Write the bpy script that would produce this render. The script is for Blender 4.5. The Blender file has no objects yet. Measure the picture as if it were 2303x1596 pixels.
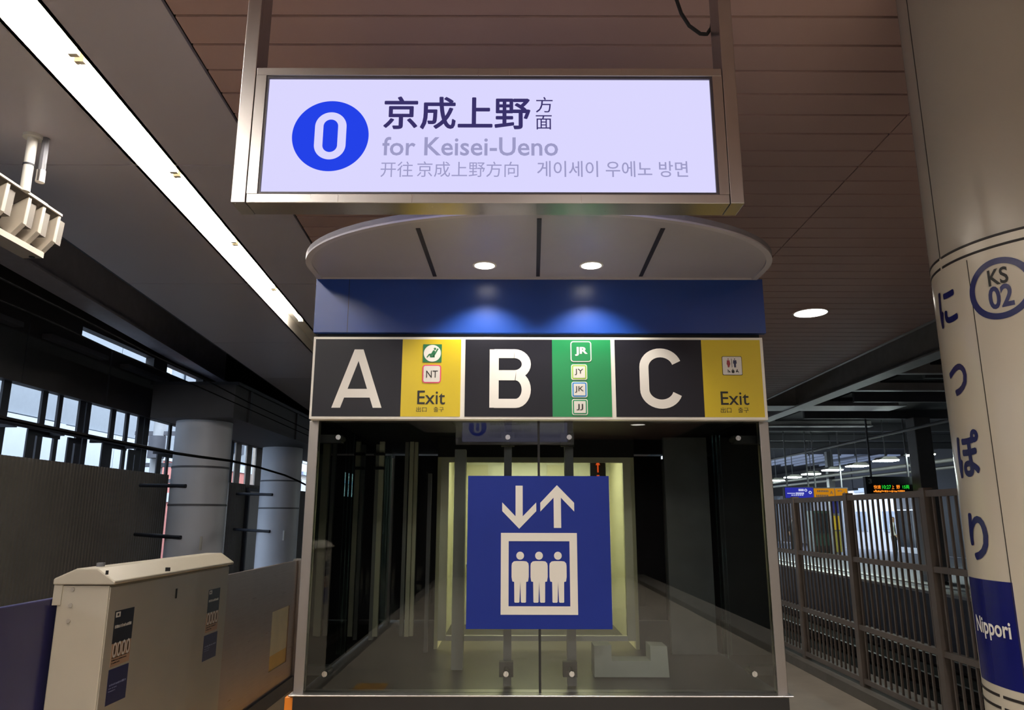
import bpy, bmesh, math, random
from mathutils import Vector, Matrix
random.seed(7)
SC = bpy.context.scene
COL = SC.collection

# ------------------------------------------------------------------ camera
W, H, F = 2303.0, 1596.0, 1650.0
PITCH, ROLL, EYE = math.radians(12.4), math.radians(0.12), 1.6
cam_d = bpy.data.cameras.new('camera')
cam_d.sensor_width = 36.0
cam_d.lens = F / W * 36.0
cam_d.clip_start = 0.05
cam_d.clip_end = 400
cam = bpy.data.objects.new('camera', cam_d)
COL.objects.link(cam)
CAM_M = Matrix.Translation((0, 0, EYE)) @ Matrix.Rotation(math.pi/2 + PITCH, 4, 'X') @ Matrix.Rotation(ROLL, 4, 'Z')
cam.matrix_world = CAM_M
SC.camera = cam

# ------------------------------------------------------------------ world (overcast daylight), exposure
wd = bpy.data.worlds.new('overcast_sky')
SC.world = wd
wd.use_nodes = True
bg = wd.node_tree.nodes['Background']
bg.inputs[0].default_value = (0.70, 0.83, 1.0, 1)
bg.inputs[1].default_value = 3.3
SC.view_settings.view_transform = 'Standard'
SC.view_settings.look = 'None'
SC.view_settings.exposure = 0.6
SC.view_settings.gamma = 1.0
SC.view_settings.use_curve_mapping = False
SC.cycles.use_denoising = True
SC.cycles.max_bounces = 10
SC.cycles.transparent_max_bounces = 24
TUBE = 95.0          # brightness of the fluorescent tubes
SPOT_CANOPY = 15.0
SPOT_CEIL = 60.0

# ------------------------------------------------------------------ pixel -> place helpers
R3 = CAM_M.to_3x3()
def ray(px, py):
    return R3 @ Vector(((px - W/2)/F, -(py - H/2)/F, -1.0))
O = Vector((0, 0, EYE))
def atY(px, py, Y):
    d = ray(px, py); return O + d*(Y/d.y)
def atZ(px, py, Z):
    d = ray(px, py); return O + d*((Z-EYE)/d.z)
def atX(px, py, X):
    d = ray(px, py); return O + d*(X/d.x)
def line(p, q):
    """x as a function of y through two ground points"""
    s = (q.x-p.x)/(q.y-p.y)
    return lambda y: p.x + s*(y-p.y)

# ------------------------------------------------------------------ materials
def lin(c):
    return tuple(((v/255)/12.92 if v/255 <= .04045 else ((v/255+.055)/1.055)**2.4) for v in c)
MATS = {}
def mat(name, rgb, rough=.5, metal=0.0, noise=0.06, nscale=6.0, bump=0.0, bscale=60.0, spec=.5, coat=0.0):
    """procedural material: colour varied by noise, optional fine relief"""
    if name in MATS: return MATS[name]
    m = bpy.data.materials.new(name); m.use_nodes = True
    nt = m.node_tree; b = nt.nodes['Principled BSDF']
    c = lin(rgb)
    tc = nt.nodes.new('ShaderNodeTexCoord')
    nz = nt.nodes.new('ShaderNodeTexNoise'); nz.inputs['Scale'].default_value = nscale; nz.inputs['Detail'].default_value = 4
    nt.links.new(tc.outputs['Object'], nz.inputs['Vector'])
    rp = nt.nodes.new('ShaderNodeValToRGB')
    rp.color_ramp.elements[0].position = .3; rp.color_ramp.elements[1].position = .7
    rp.color_ramp.elements[0].color = tuple(v*(1-noise) for v in c)+(1,)
    rp.color_ramp.elements[1].color = tuple(min(1, v*(1+noise)) for v in c)+(1,)
    nt.links.new(nz.outputs['Fac'], rp.inputs['Fac'])
    nt.links.new(rp.outputs['Color'], b.inputs['Base Color'])
    b.inputs['Roughness'].default_value = rough
    b.inputs['Metallic'].default_value = metal
    b.inputs['Specular IOR Level'].default_value = spec
    b.inputs['Coat Weight'].default_value = coat
    if bump:
        n2 = nt.nodes.new('ShaderNodeTexNoise'); n2.inputs['Scale'].default_value = bscale
        bp = nt.nodes.new('ShaderNodeBump'); bp.inputs['Strength'].default_value = bump; bp.inputs['Distance'].default_value = .01
        nt.links.new(tc.outputs['Object'], n2.inputs['Vector'])
        nt.links.new(n2.outputs['Fac'], bp.inputs['Height']); nt.links.new(bp.outputs['Normal'], b.inputs['Normal'])
    MATS[name] = m
    return m
def brushed(name, rgb, rough=.32, sx=2.0, sz=180.0, metal=1.0):
    """brushed stainless: streaks stretched along the piece"""
    if name in MATS: return MATS[name]
    m = mat(name, rgb, rough, metal, noise=.03)
    nt = m.node_tree; b = nt.nodes['Principled BSDF']
    tc = nt.nodes.new('ShaderNodeTexCoord'); mp = nt.nodes.new('ShaderNodeMapping')
    mp.inputs['Scale'].default_value = (sz, sz, sx)
    nz = nt.nodes.new('ShaderNodeTexNoise'); nz.inputs['Scale'].default_value = 1.0
    mr = nt.nodes.new('ShaderNodeMapRange'); mr.inputs['To Min'].default_value = rough-.08; mr.inputs['To Max'].default_value = rough+.12
    nt.links.new(tc.outputs['Object'], mp.inputs['Vector']); nt.links.new(mp.outputs['Vector'], nz.inputs['Vector'])
    nt.links.new(nz.outputs['Fac'], mr.inputs['Value']); nt.links.new(mr.outputs['Result'], b.inputs['Roughness'])
    return m
def emit(name, rgb, strength=1.0):
    if name in MATS: return MATS[name]
    m = bpy.data.materials.new(name); m.use_nodes = True
    nt = m.node_tree; nt.nodes.remove(nt.nodes['Principled BSDF'])
    e = nt.nodes.new('ShaderNodeEmission'); e.inputs[0].default_value = lin(rgb)+(1,); e.inputs[1].default_value = strength
    nt.links.new(e.outputs[0], nt.nodes['Material Output'].inputs[0])
    MATS[name] = m
    return m
def glass(name, rgb, ior=1.5, refl=1.0):
    if name in MATS: return MATS[name]
    m = bpy.data.materials.new(name); m.use_nodes = True
    nt = m.node_tree; nt.nodes.remove(nt.nodes['Principled BSDF'])
    t = nt.nodes.new('ShaderNodeBsdfTransparent'); t.inputs[0].default_value = lin(rgb)+(1,)
    g = nt.nodes.new('ShaderNodeBsdfGlossy'); g.inputs['Roughness'].default_value = 0.0
    g.inputs[0].default_value = (refl, refl, refl, 1)
    f = nt.nodes.new('ShaderNodeFresnel'); f.inputs['IOR'].default_value = ior
    x = nt.nodes.new('ShaderNodeMixShader')
    nt.links.new(f.outputs[0], x.inputs[0]); nt.links.new(t.outputs[0], x.inputs[1]); nt.links.new(g.outputs[0], x.inputs[2])
    nt.links.new(x.outputs[0], nt.nodes['Material Output'].inputs[0])
    MATS[name] = m
    return m
STEEL = brushed('brushed_stainless', (176, 172, 170), .30)
STEEL_DULL = brushed('dull_stainless', (150, 144, 140), .42)
DARKSTEEL = mat('dark_painted_steel', (46, 47, 54), .55)
MIDSTEEL = mat('grey_painted_steel', (104, 104, 110), .5)
BLACKM = mat('black_matte', (16, 16, 18), .6)
FENCE = mat('fence_brown_grey_paint', (134, 122, 112), .5, noise=.1)
WHITEP = mat('white_powder_coat', (180, 172, 155), .4, noise=.03)
WHITEV = mat('white_vinyl', (222, 218, 210), .35, noise=.01)

# ------------------------------------------------------------------ mesh builder
ORIG = {}
def worldloc(o): return ORIG.get(o.name, Vector((0, 0, 0)))
class MB:
    def __init__(s): s.v = []; s.f = []
    def add(s, vs, fs):
        n = len(s.v); s.v += [tuple(v) for v in vs]; s.f += [tuple(i+n for i in f) for f in fs]; return s
    def box(s, x0, x1, y0, y1, z0, z1):
        if x0 > x1: x0, x1 = x1, x0
        if y0 > y1: y0, y1 = y1, y0
        if z0 > z1: z0, z1 = z1, z0
        return s.add([(x0,y0,z0),(x1,y0,z0),(x1,y1,z0),(x0,y1,z0),(x0,y0,z1),(x1,y0,z1),(x1,y1,z1),(x0,y1,z1)],
                     [(0,3,2,1),(4,5,6,7),(0,1,5,4),(1,2,6,5),(2,3,7,6),(3,0,4,7)])
    def prism(s, base, off):
        """closed outline extruded by a vector"""
        off = Vector(off); n = len(base); b = [Vector(p) for p in base]
        nrm = Vector((0,0,0))
        for i in range(n): nrm += b[i].cross(b[(i+1) % n])
        if nrm.dot(off) > 0: b = b[::-1]
        t = [p+off for p in b]
        fs = [tuple(range(n)), tuple(range(2*n-1, n-1, -1))]
        for i in range(n):
            j = (i+1) % n; fs.append((j, i, n+i, n+j))
        return s.add(b+t, fs)
    def ring(s, outer, inner, off):
        """outline with a hole (same count of points) extruded by a vector"""
        off = Vector(off); n = len(outer)
        o = [Vector(p) for p in outer]; i_ = [Vector(p) for p in inner]
        vs = o + i_ + [p+off for p in o] + [p+off for p in i_]
        fs = []
        for a in range(n):
            b = (a+1) % n
            fs += [(a, b, n+b, n+a), (2*n+a, 3*n+a, 3*n+b, 2*n+b), (a, 2*n+a, 2*n+b, b), (n+a, n+b, 3*n+b, 3*n+a)]
        return s.add(vs, fs)
    def cyl(s, p, q, r, n=16, r2=None):
        p, q = Vector(p), Vector(q); d = (q-p).normalized()
        a = d.orthogonal().normalized(); b = d.cross(a); r2 = r if r2 is None else r2
        vs = []
        for c, rr in ((p, r), (q, r2)):
            for i in range(n):
                t = 2*math.pi*i/n; vs.append(c + (a*math.cos(t)+b*math.sin(t))*rr)
        fs = [tuple(range(n-1, -1, -1)), tuple(range(n, 2*n))] + [(i, (i+1) % n, n+(i+1) % n, n+i) for i in range(n)]
        return s.add(vs, fs)
    def tube(s, pts, r, n=8):
        pts = [Vector(p) for p in pts]
        rings = []
        ref = Vector((0.31, 0.17, 0.93)).normalized()
        for i, p in enumerate(pts):
            d = (pts[min(i+1, len(pts)-1)] - pts[max(i-1, 0)]).normalized()
            a = d.cross(ref)
            if a.length < 1e-4: a = d.orthogonal()
            a.normalize(); b = d.cross(a)
            rings.append([p + (a*math.cos(2*math.pi*k/n)+b*math.sin(2*math.pi*k/n))*r for k in range(n)])
        vs = [v for rg in rings for v in rg]; fs = []
        for i in range(len(pts)-1):
            for k in range(n):
                fs.append((i*n+k, i*n+(k+1) % n, (i+1)*n+(k+1) % n, (i+1)*n+k))
        fs += [tuple(range(n-1, -1, -1)), tuple(range((len(pts)-1)*n, len(pts)*n))]
        return s.add(vs, fs)
    def sphere(s, c, r, n=12, m=8, sz=1.0):
        c = Vector(c); vs = [c+Vector((0,0,r*sz))]; fs = []
        for i in range(1, m):
            t = math.pi*i/m
            for k in range(n):
                p = 2*math.pi*k/n
                vs.append(c+Vector((r*math.sin(t)*math.cos(p), r*math.sin(t)*math.sin(p), r*sz*math.cos(t))))
        vs.append(c-Vector((0,0,r*sz)))
        for k in range(n): fs.append((0, 1+k, 1+(k+1) % n))
        for i in range(m-2):
            for k in range(n):
                a = 1+i*n; fs.append((a+k, a+n+k, a+n+(k+1) % n, a+(k+1) % n))
        l = len(vs)-1; a = 1+(m-2)*n
        for k in range(n): fs.append((a+k, l, a+(k+1) % n))
        return s.add(vs, fs)
    def mesh(s, name, org=Vector((0,0,0))):
        me = bpy.data.meshes.new(name)
        me.from_pydata([(v[0]-org[0], v[1]-org[1], v[2]-org[2]) for v in s.v], [], s.f)
        me.validate(); me.update(); return me
    def build(s, name, material, parent=None, smooth=False, bevel=0.0, label=None, cat=None, group=None, kind=None):
        org = worldloc(parent) if parent else Vector((0,0,0))
        me = s.mesh(name, org)
        return link(name, me, material, parent, smooth, bevel, label, cat, group, kind)
def link(name, me, material, parent=None, smooth=False, bevel=0.0, label=None, cat=None, group=None, kind=None):
    if material: 
        me.materials.clear(); me.materials.append(material)
    o = bpy.data.objects.new(name, me); COL.objects.link(o)
    if parent: o.parent = parent; ORIG[o.name] = worldloc(parent)
    if smooth:
        for p in me.polygons: p.use_smooth = True
        try: me.set_sharp_from_angle(angle=math.radians(40))
        except Exception: pass
    if bevel:
        md = o.modifiers.new('edge', 'BEVEL'); md.width = bevel; md.segments = 2; md.limit_method = 'ANGLE'; md.angle_limit = math.radians(40)
    return tag(o, label, cat, group, kind)
def tag(o, label=None, cat=None, group=None, kind=None):
    if label: o['label'] = label
    if cat: o['category'] = cat
    if group: o['group'] = group
    if kind: o['kind'] = kind
    return o
def thing(name, label, cat, loc=(0,0,0), group=None, kind=None):
    o = bpy.data.objects.new(name, None); COL.objects.link(o)
    o.location = loc; o.empty_display_size = .1; ORIG[o.name] = Vector(loc)
    return tag(o, label, cat, group, kind)
def copy_tree(o, delta, parent=None):
    c = o.copy(); COL.objects.link(c)
    if parent is None:
        c.location = Vector(o.location)+Vector(delta); ORIG[c.name] = worldloc(o)+Vector(delta)
    else:
        c.parent = parent; ORIG[c.name] = worldloc(parent)
    for ch in list(o.children): copy_tree(ch, delta, c)
    return c

# ------------------------------------------------------------------ lettering
def text_chars(body, bold=0.0, res=3):
    """one mesh for each character, laid out together in the unit square"""
    latin = all(ord(ch) < 0x250 for ch in body)
    cu = bpy.data.curves.new('lettering', 'FONT'); cu.body = body; cu.size = 1.0; cu.resolution_u = res
    if latin: cu.offset = bold
    for i in range(len(body)):
        cu.materials.append(None); cu.body_format[i].material_index = i
    ob = bpy.data.objects.new('lettering', cu); COL.objects.link(ob)
    dg = bpy.context.evaluated_depsgraph_get(); dg.update()
    me = bpy.data.meshes.new_from_object(ob.evaluated_get(dg))
    bpy.data.objects.remove(ob); bpy.data.curves.remove(cu)
    shifts = [(0, 0)]
    if bold and not latin: shifts = [(bold*math.cos(k*math.pi/4), bold*math.sin(k*math.pi/4)) for k in range(8)]+[(0, 0)]
    xs = [v.co.x for v in me.vertices]; ys = [v.co.y for v in me.vertices]
    b = 0 if latin else bold
    x0, x1, y0, y1 = min(xs)-b, max(xs)+b, min(ys)-b, max(ys)+b
    out = []
    for i in range(len(body)):
        polys = [p for p in me.polygons if p.material_index == i]
        if not polys: continue
        bm = bmesh.new()
        for k, (dx, dy) in enumerate(shifts):
            vm = {}
            for p in polys:
                vs = []
                for vi in p.vertices:
                    if vi not in vm:
                        co = me.vertices[vi].co
                        vm[vi] = bm.verts.new(((co.x+dx-x0)/(x1-x0), (co.y+dy-y0)/(y1-y0), k*4e-5))
                    vs.append(vm[vi])
                try: bm.faces.new(vs)
                except ValueError: pass
        out.append(bm)
    bpy.data.meshes.remove(me)
    return out
def text(body, P, name, material, parent, bold=0.0, sgn=-1):
    """lettering fitted to a box; P(u, v) maps the unit square to the surface; one part for each character"""
    org = worldloc(parent) if parent else Vector((0,0,0))
    for bm in text_chars(body, bold):
        for v in bm.verts:
            z = v.co.z; v.co = P(v.co.x, v.co.y) - org; v.co.y += sgn*z
        me = bpy.data.meshes.new(name); bm.to_mesh(me); bm.free()
        link(name, me, material, parent)
def boxY(x0, y0, x1, y1, Y, yref=None):
    """unit square -> upright rectangle at depth Y given by its picture box"""
    yr = (y0+y1)/2 if yref is None else yref
    a = atY(x0, yr, Y).x; b = atY(x1, yr, Y).x; xm = (x0+x1)/2
    zt = atY(xm, y0, Y).z; zb = atY(xm, y1, Y).z
    return lambda u, v: Vector((a+(b-a)*u, Y, zb+(zt-zb)*v))
def polyY(pts, Y, t, mb=None):
    """outline given in the picture, standing upright at depth Y, t thick towards the viewer"""
    mb = mb or MB()
    return mb.prism([atY(x, y, Y) for x, y in pts], (0, -t, 0))
def rrect(cx, cz, hw, hh, r, y, n=5):
    pts = []
    for sx, sz, a0 in ((1,1,0),(-1,1,90),(-1,-1,180),(1,-1,270)):
        for k in range(n+1):
            a = math.radians(a0+90*k/n)
            pts.append(Vector((cx+sx*(hw-r)+r*math.cos(a), y, cz+sz*(hh-r)+r*math.sin(a))))
    return pts
def circ(cx, cz, r, y, n=48):
    return [Vector((cx+r*math.cos(2*math.pi*k/n), y, cz+r*math.sin(2*math.pi*k/n))) for k in range(n)]
def point_light(name, loc, power, color, parent, spot=None, blend=.5, radius=.05, target=None):
    ld = bpy.data.lights.new(name, 'SPOT' if spot else 'POINT'); ld.energy = power; ld.color = color; ld.shadow_soft_size = radius
    if spot: ld.spot_size = math.radians(spot); ld.spot_blend = blend
    lo = bpy.data.objects.new(name, ld); COL.objects.link(lo); lo.parent = parent
    lo.location = Vector(loc)-worldloc(parent)
    return lo

# ================================================================== SETTING
ZC = 3.7                                                # ceiling height
xt = line(atZ(365, 0, ZC), atZ(710, 563, ZC))           # board ceiling meets grey ceiling
tl = line(atZ(0, 38, ZC), atZ(647, 732, ZC))            # light slot, track side
tr = line(atZ(83, 0, ZC), atZ(672, 707, ZC))            # light slot, platform side
xo = line(atZ(126, 522, ZC), atZ(692, 921, ZC))         # outer edge of the grey ceiling
xr = line(atZ(2090, 725, ZC), atZ(1730, 895, ZC))       # outer edge of the board ceiling
xs = line(atZ(2035, 265, ZC), atZ(1735, 580, ZC))       # long butt joint in the boards
YB, YF = -14.0, 34.0                                    # the station goes on behind and ahead

FLOORM = mat('worn_platform_concrete', (174, 164, 147), .5, noise=.12, nscale=3, bump=.15, bscale=90)
BALLAST = mat('dark_ballast', (44, 41, 38), .95, noise=.4, nscale=30, bump=.5, bscale=40, spec=.05)
fl = MB().box(-1.95, 3.55, YB, YF, -.30, 0).build('floor', FLOORM, kind='structure')
# tactile paving strip along the gates
TACT = mat('yellow_tactile_paving', (206, 150, 40), .6, noise=.1)
tp = thing('tactile_paving', 'yellow tactile paving strip along the platform gates', 'paving', (-1.5, 0, 0))
tile0 = None
for k in range(-4, 40):
    y = .3*k
    if tile0 is None:
        mb = MB().box(-1.5, -1.2, y+.004, y+.296, 0, .006)
        for i in range(4): mb.box(-1.475+i*.07, -1.44+i*.07, y+.02, y+.28, .006, .011)
        tile0 = mb.build('tile', TACT, tp); ty0 = y
    else:
        c = tile0.copy(); COL.objects.link(c); c.location = (0, y-ty0, 0)
MB().box(-1.95, -1.80, YB, YF, 0, .04).build('trim_1', mat('grey_kerb_concrete', (122, 117, 108), .7, noise=.1), kind='structure')
MB().box(3.12, 3.55, YB, YF, 0, .09).build('trim_2', mat('grey_kerb_concrete', (122, 117, 108)), kind='structure')
MB().box(-12, -1.95, YB, 60, -1.35, -1.2).build('ground_left', BALLAST, kind='structure')
MB().box(3.55, 30, YB, 60, -1.35, -1.2).build('ground_right', BALLAST, kind='structure')
MB().box(-1.95, -1.75, YB, YF, -1.2, -.30).build('wall_platform_left', DARKSTEEL, kind='structure')
MB().box(3.35, 3.55, YB, YF, -1.2, -.30).build('wall_platform_right', DARKSTEEL, kind='structure')

# ---- board ceiling: every board its own piece, joints open to a dark void
BOARD = mat('brown_ceiling_board', (194, 162, 152), .5, noise=.05, nscale=1.2)
clg = thing('ceiling', None, None, (0, 0, ZC), kind='structure')
PITCHB = .197
yb0 = atZ(1151, 37, ZC).y
k0 = int((yb0+2.5)/PITCHB)
GAP = .0085
for k in range(-k0, 92):
    y0 = yb0+k*PITCHB+GAP; y1 = y0+PITCHB-2*GAP
    for a, b in ((lambda y: xt(y)+.012, lambda y: xs(y)-.004), (lambda y: xs(y)+.004, lambda y: xr(y)-.03)):
        if b(y0)-a(y0) < .1: continue
        MB().prism([(a(y0), y0, ZC), (b(y0), y0, ZC), (b(y1), y1, ZC), (a(y1), y1, ZC)], (0, 0, .018)).build('ceiling_board', BOARD, clg)
ye = yb0+92*PITCHB
MB().prism([(xt(ye), ye, ZC), (xr(ye), ye, ZC), (xr(YF), YF, ZC), (xt(YF), YF, ZC)], (0,0,.018)).build('far_boards', BOARD, clg)
yn = yb0-k0*PITCHB
MB().prism([(xt(YB), YB, ZC), (xr(YB), YB, ZC), (xr(yn), yn, ZC), (xt(yn), yn, ZC)], (0,0,.018)).build('near_boards', BOARD, clg)
MB().prism([(xt(YB)-.05, YB, ZC+.05), (xr(YB), YB, ZC+.05), (xr(YF), YF, ZC+.05), (xt(YF)-.05, YF, ZC+.05)], (0,0,.05)).build('ceiling_void', BLACKM, clg)
MB().prism([(xr(YB)-.03, YB, ZC-.01), (xr(YB)+.02, YB, ZC-.01), (xr(YF)+.02, YF, ZC-.01), (xr(YF)-.03, YF, ZC-.01)], (0,0,.06)).build('edge_trim', mat('pale_edge_trim', (150, 142, 138), .4), clg)

# ---- grey metal ceiling: big panels with open joints, split by the light slot
GREYC = mat('grey_ceiling_panel', (206, 198, 204), .38, noise=.03, nscale=.8)
yj = atZ(300, 371, ZC).y; PJ = 2.36
for k in range(-7, 12):
    y0 = yj+k*PJ+.006; y1 = y0+PJ-.012
    for a, b in ((xo, lambda y: tl(y)-.002), (lambda y: tr(y)+.002, lambda y: xt(y)-.006)):
        MB().prism([(a(y0), y0, ZC), (b(y0), y0, ZC), (b(y1), y1, ZC), (a(y1), y1, ZC)], (0,0,.02)).build('ceiling_panel', GREYC, clg)
ya, yz = yj-7*PJ, yj+12*PJ
MB().prism([(xo(ya), ya, ZC+.03), (tl(ya)-.03, ya, ZC+.03), (tl(yz)-.03, yz, ZC+.03), (xo(yz), yz, ZC+.03)], (0,0,.05)).build('panel_backing', BLACKM, clg)
MB().prism([(tr(ya)+.03, ya, ZC+.03), (xt(ya), ya, ZC+.03), (xt(yz), yz, ZC+.03), (tr(yz)+.03, yz, ZC+.03)], (0,0,.05)).build('panel_backing', BLACKM, clg)
MB().prism([(xo(ya)-.02, ya, ZC), (xo(ya), ya, ZC), (xo(yz), yz, ZC), (xo(yz)-.02, yz, ZC)], (0,0,1.6)).build('fascia_left', mat('dark_fascia', (44, 43, 52), .5), clg)
MB().prism([(xr(ya)+.02, ya, ZC), (xr(ya)+.04, ya, ZC), (xr(yz)+.04, yz, ZC), (xr(yz)+.02, yz, ZC)], (0,0,1.6)).build('fascia_right', mat('dark_fascia', (44, 43, 52)), clg)

# ---- roofs over the tracks
ROOFM = mat('dark_roof_deck', (42, 42, 48), .7, noise=.15)
ZR = 5.2
MB().box(-6.3, 4.6, YB, 60, ZR, ZR+.12).build('roof_left', ROOFM, kind='structure')
MB().box(4.6, 18.6, YB, 26, ZR, ZR+.12).build('roof_right', ROOFM, kind='structure')

# ---- long steel beams and cross beams
def beam(p, q, w, h, name, m, label, cat='beam', group=None):
    p, q = Vector(p), Vector(q); d = (q-p).normalized(); s = Vector((d.y, -d.x, 0))*w/2
    r = thing(name, label, cat, (p+q)/2, group)
    # rolled section: lower flange, web, upper flange
    MB().prism([p-s, p+s, q+s, q-s], (0,0,.03)).build('lower_flange', m, r)
    MB().prism([p-s*.12+Vector((0,0,.03)), p+s*.12+Vector((0,0,.03)), q+s*.12+Vector((0,0,.03)), q-s*.12+Vector((0,0,.03))], (0,0,h-.06)).build('web', m, r)
    MB().prism([p-s+Vector((0,0,h-.03)), p+s+Vector((0,0,h-.03)), q+s+Vector((0,0,h-.03)), q-s+Vector((0,0,h-.03))], (0,0,.03)).build('upper_flange', m, r)
    return r
BEAML = mat('pale_grey_beam_paint', (226, 222, 236), .5)
ZBm = 4.25
pa, pb = atZ(68, 612, ZBm), atZ(586, 915, ZBm)
d = (pb-pa)/(pb.y-pa.y)
beam(pa-d*12, pa+d*26, .34, ZR-ZBm, 'roof_beam', BEAML, 'long grey steel roof beam above the track behind the gates')
BEAMR = mat('light_grey_beam_paint', (226, 224, 226), .45)
pa, pb = atZ(1805, 915, ZBm), atZ(2100, 803, ZBm)
d = (pb-pa)/(pb.y-pa.y)
beam(pa-d*16, pa+d*14, .36, ZR-ZBm, 'roof_beam', BEAMR, 'long pale steel roof beam above the track beyond the fence')
def crossbeam(y, x0, x1, py, w, lab):
    p0 = atZ(x0, py, ZBm); p1 = atZ(x1, py, ZBm)
    beam((p0.x, p0.y, ZBm+.02), (p1.x, p1.y, ZBm+.02), w, ZR-ZBm-.02, 'cross_beam', BEAMR, lab, group='cross beams under the roof beyond the fence')
CBL = 'pale steel cross beam under the dark roof beyond the fence'
crossbeam(0, 1640, 2020, 920, .9, CBL)
crossbeam(0, 1920, 2250, 881, .18, CBL)
crossbeam(0, 2010, 2300, 843, .16, CBL)
crossbeam(0, 1620, 1960, 961, .24, CBL)
# secondary long purlins in the dark
for i, (x, z) in enumerate(((8.6, 4.5), (10.4, 4.6))):
    beam((x, -4, z), (x, 26, z), .14, ZR-z, 'roof_purlin', MIDSTEEL, ('thin grey purlin under the dark roof, on the fence side', 'thin grey purlin under the dark roof, over the far platform')[i], group='purlins beyond the fence')

# ---- far left wall: corrugated sheet, window band, header
WL = -6.0
CORR = mat('dark_corrugated_sheet', (104, 98, 90), .55, noise=.08, nscale=2)
def corrugated(x, y0, y1, z0, z1, name, m, kind='structure', parent=None):
    mb = MB(); pts = []
    y = y0; n = 0; p = .075
    while y < y1:
        pts += [(x+.018, y), (x+.018, y+p*.42), (x, y+p*.5), (x, y+p*.92)]
        y += p
    vs = [(a, b, z0) for a, b in pts] + [(a, b, z1) for a, b in pts]; n = len(pts)
    mb.add(vs, [(i, n+i, n+i+1, i+1) for i in range(n-1)])
    mb.box(x-.05, x-.004, y0, y1, z0, z1)
    return mb.build(name, m, parent, kind=kind)
def yX(px, py=930): return atX(px, py, WL).y
yend1 = yX(374, 1100)
zwt = atX(200, 1046, WL).z                       # top of the corrugated sheet
zwh = atX(218, 908, WL).z                        # underside of the header
corrugated(WL, YB, yend1, -1.2, zwt, 'wall_left', CORR)
ywall2 = yX(515, 1100)
corrugated(WL, ywall2, 40, -1.2, zwt, 'wall_left_far', CORR)
HEADM = mat('dark_header_cladding', (66, 63, 64), .6)
hd = thing('wall_left_header', None, None, (WL, 0, zwh), kind='structure')
# light slots left open between the header and the roof edge
SLOT0, SLOT1 = atX(290, 803, WL).z, atX(250, 763, WL).z
sl_ = [(atX(180, 763, WL).y, atX(345, 803, WL).y), (atX(374, 820, WL).y, atX(455, 850, WL).y)]
MB().box(WL-.12, WL+.02, YB, YB+57, SLOT1, ZR).build('upper_header', HEADM, hd)
for a, b in ((YB, sl_[0][0]), (sl_[0][1], sl_[1][0]), (sl_[1][1], YB+57)):
    MB().box(WL-.12, WL+.02, a, b, SLOT0, SLOT1).build('slot_infill', HEADM, hd)
for k in range(30):
    y0 = YB+k*1.9
    MB().box(WL-.12, WL+.02+.01*(k % 2), y0+.015, y0+1.885, zwh, SLOT0).build('header_panel', HEADM, hd)
    MB().box(WL+.03, WL+.16, y0+.25, y0+1.6, zwh+.62, zwh+.68).build('lamp_ledge', MIDSTEEL, hd)
w1 = thing('window_1', None, None, (WL, 0, zwt), kind='structure')
MULL = mat('window_mullion_paint', (38, 40, 48), .5)
def mull(x0, x1, py=930, dep=.10, m=MULL, z0=None, z1=None):
    a, b = yX(x0, py), yX(x1, py)
    MB().box(WL-.08, WL-.08+dep, a, b, (zwt if z0 is None else z0)-.02, (zwh if z1 is None else z1)+.05).build('mullion', m, w1)
for x0, x1, dp in ((-60,-48,.1),(-42,-30,.1),(8,26,.16),(100,112,.1),(138,147,.1),(186,199,.16),(202,212,.16),(259,269,.1),(293,300,.1),(321,333,.16),(335,346,.16),(392,397,.08)):
    mull(x0, x1, 930, .03)
for k in range(9):
    y = 7.6-k*1.1
    MB().box(WL-.08, WL+.02, y-.05, y+.05, zwt-.02, zwh+.05).build('mullion', MULL, w1)
BARB = mat('beige_window_post', (168, 158, 148), .5)
for x0, x1, m in ((513,519,MULL),(524,530,MULL),(535,547,BARB),(560,571,BARB),(581,596,BARB),(612,616,MULL),(641,650,MULL),(657,666,BARB),(676,684,BARB)):
    mull(x0, x1, 1030, .03, m)
# horizontal pipe rail with brackets
pp = [atX(x, y, WL+.2) for x, y in ((0, 938), (210, 982), (400, 1020))]
zp = sum(p.z for p in pp)/3
r = thing('pipe_rail', 'dark pipe rail running along the window band above the corrugated wall', 'pipe', (WL+.2, 10, zp))
MB().tube([(WL+.12, YB, zp), (WL+.12, yX(420, 1020)+.3, zp)], .035).build('pipe', MULL, r, smooth=True)
for k in range(14):
    y = 2+k*.95
    MB().box(WL-.05, WL+.14, y-.02, y+.02, zp-.05, zp+.0).build('bracket', MULL, r)
# angle-iron stands on the sill
for k_, (x0, x1, xh, yt) in enumerate(((66, 84, 140, 975), (159, 171, 181, 994), (237, 249, 292, 1004), (298, 310, 318, 1020), (362, 372, 400, 1025))):
    a, b, c = yX(x0, 1000), yX(x1, 1000), yX(xh, 1000); zt = atX(x0, yt, WL).z
    r = thing('sill_stand', 'dark angle-iron stand on the window sill, ' + ('fifth', 'fourth', 'third', 'second', 'first')[k_] + ' from the wide round column', 'bracket', (WL, a, zwt), 'angle-iron stands along the sill')
    MB().box(WL-.06, WL-.04, a, b, zwt-.05, zt).build('upright', MULL, r)
    MB().box(WL-.06, WL-.04, a, c, zt, zt+.07).build('arm', MULL, r)
WIRE = mat('wire_black', (9, 9, 10), .9, spec=.05)
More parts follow.
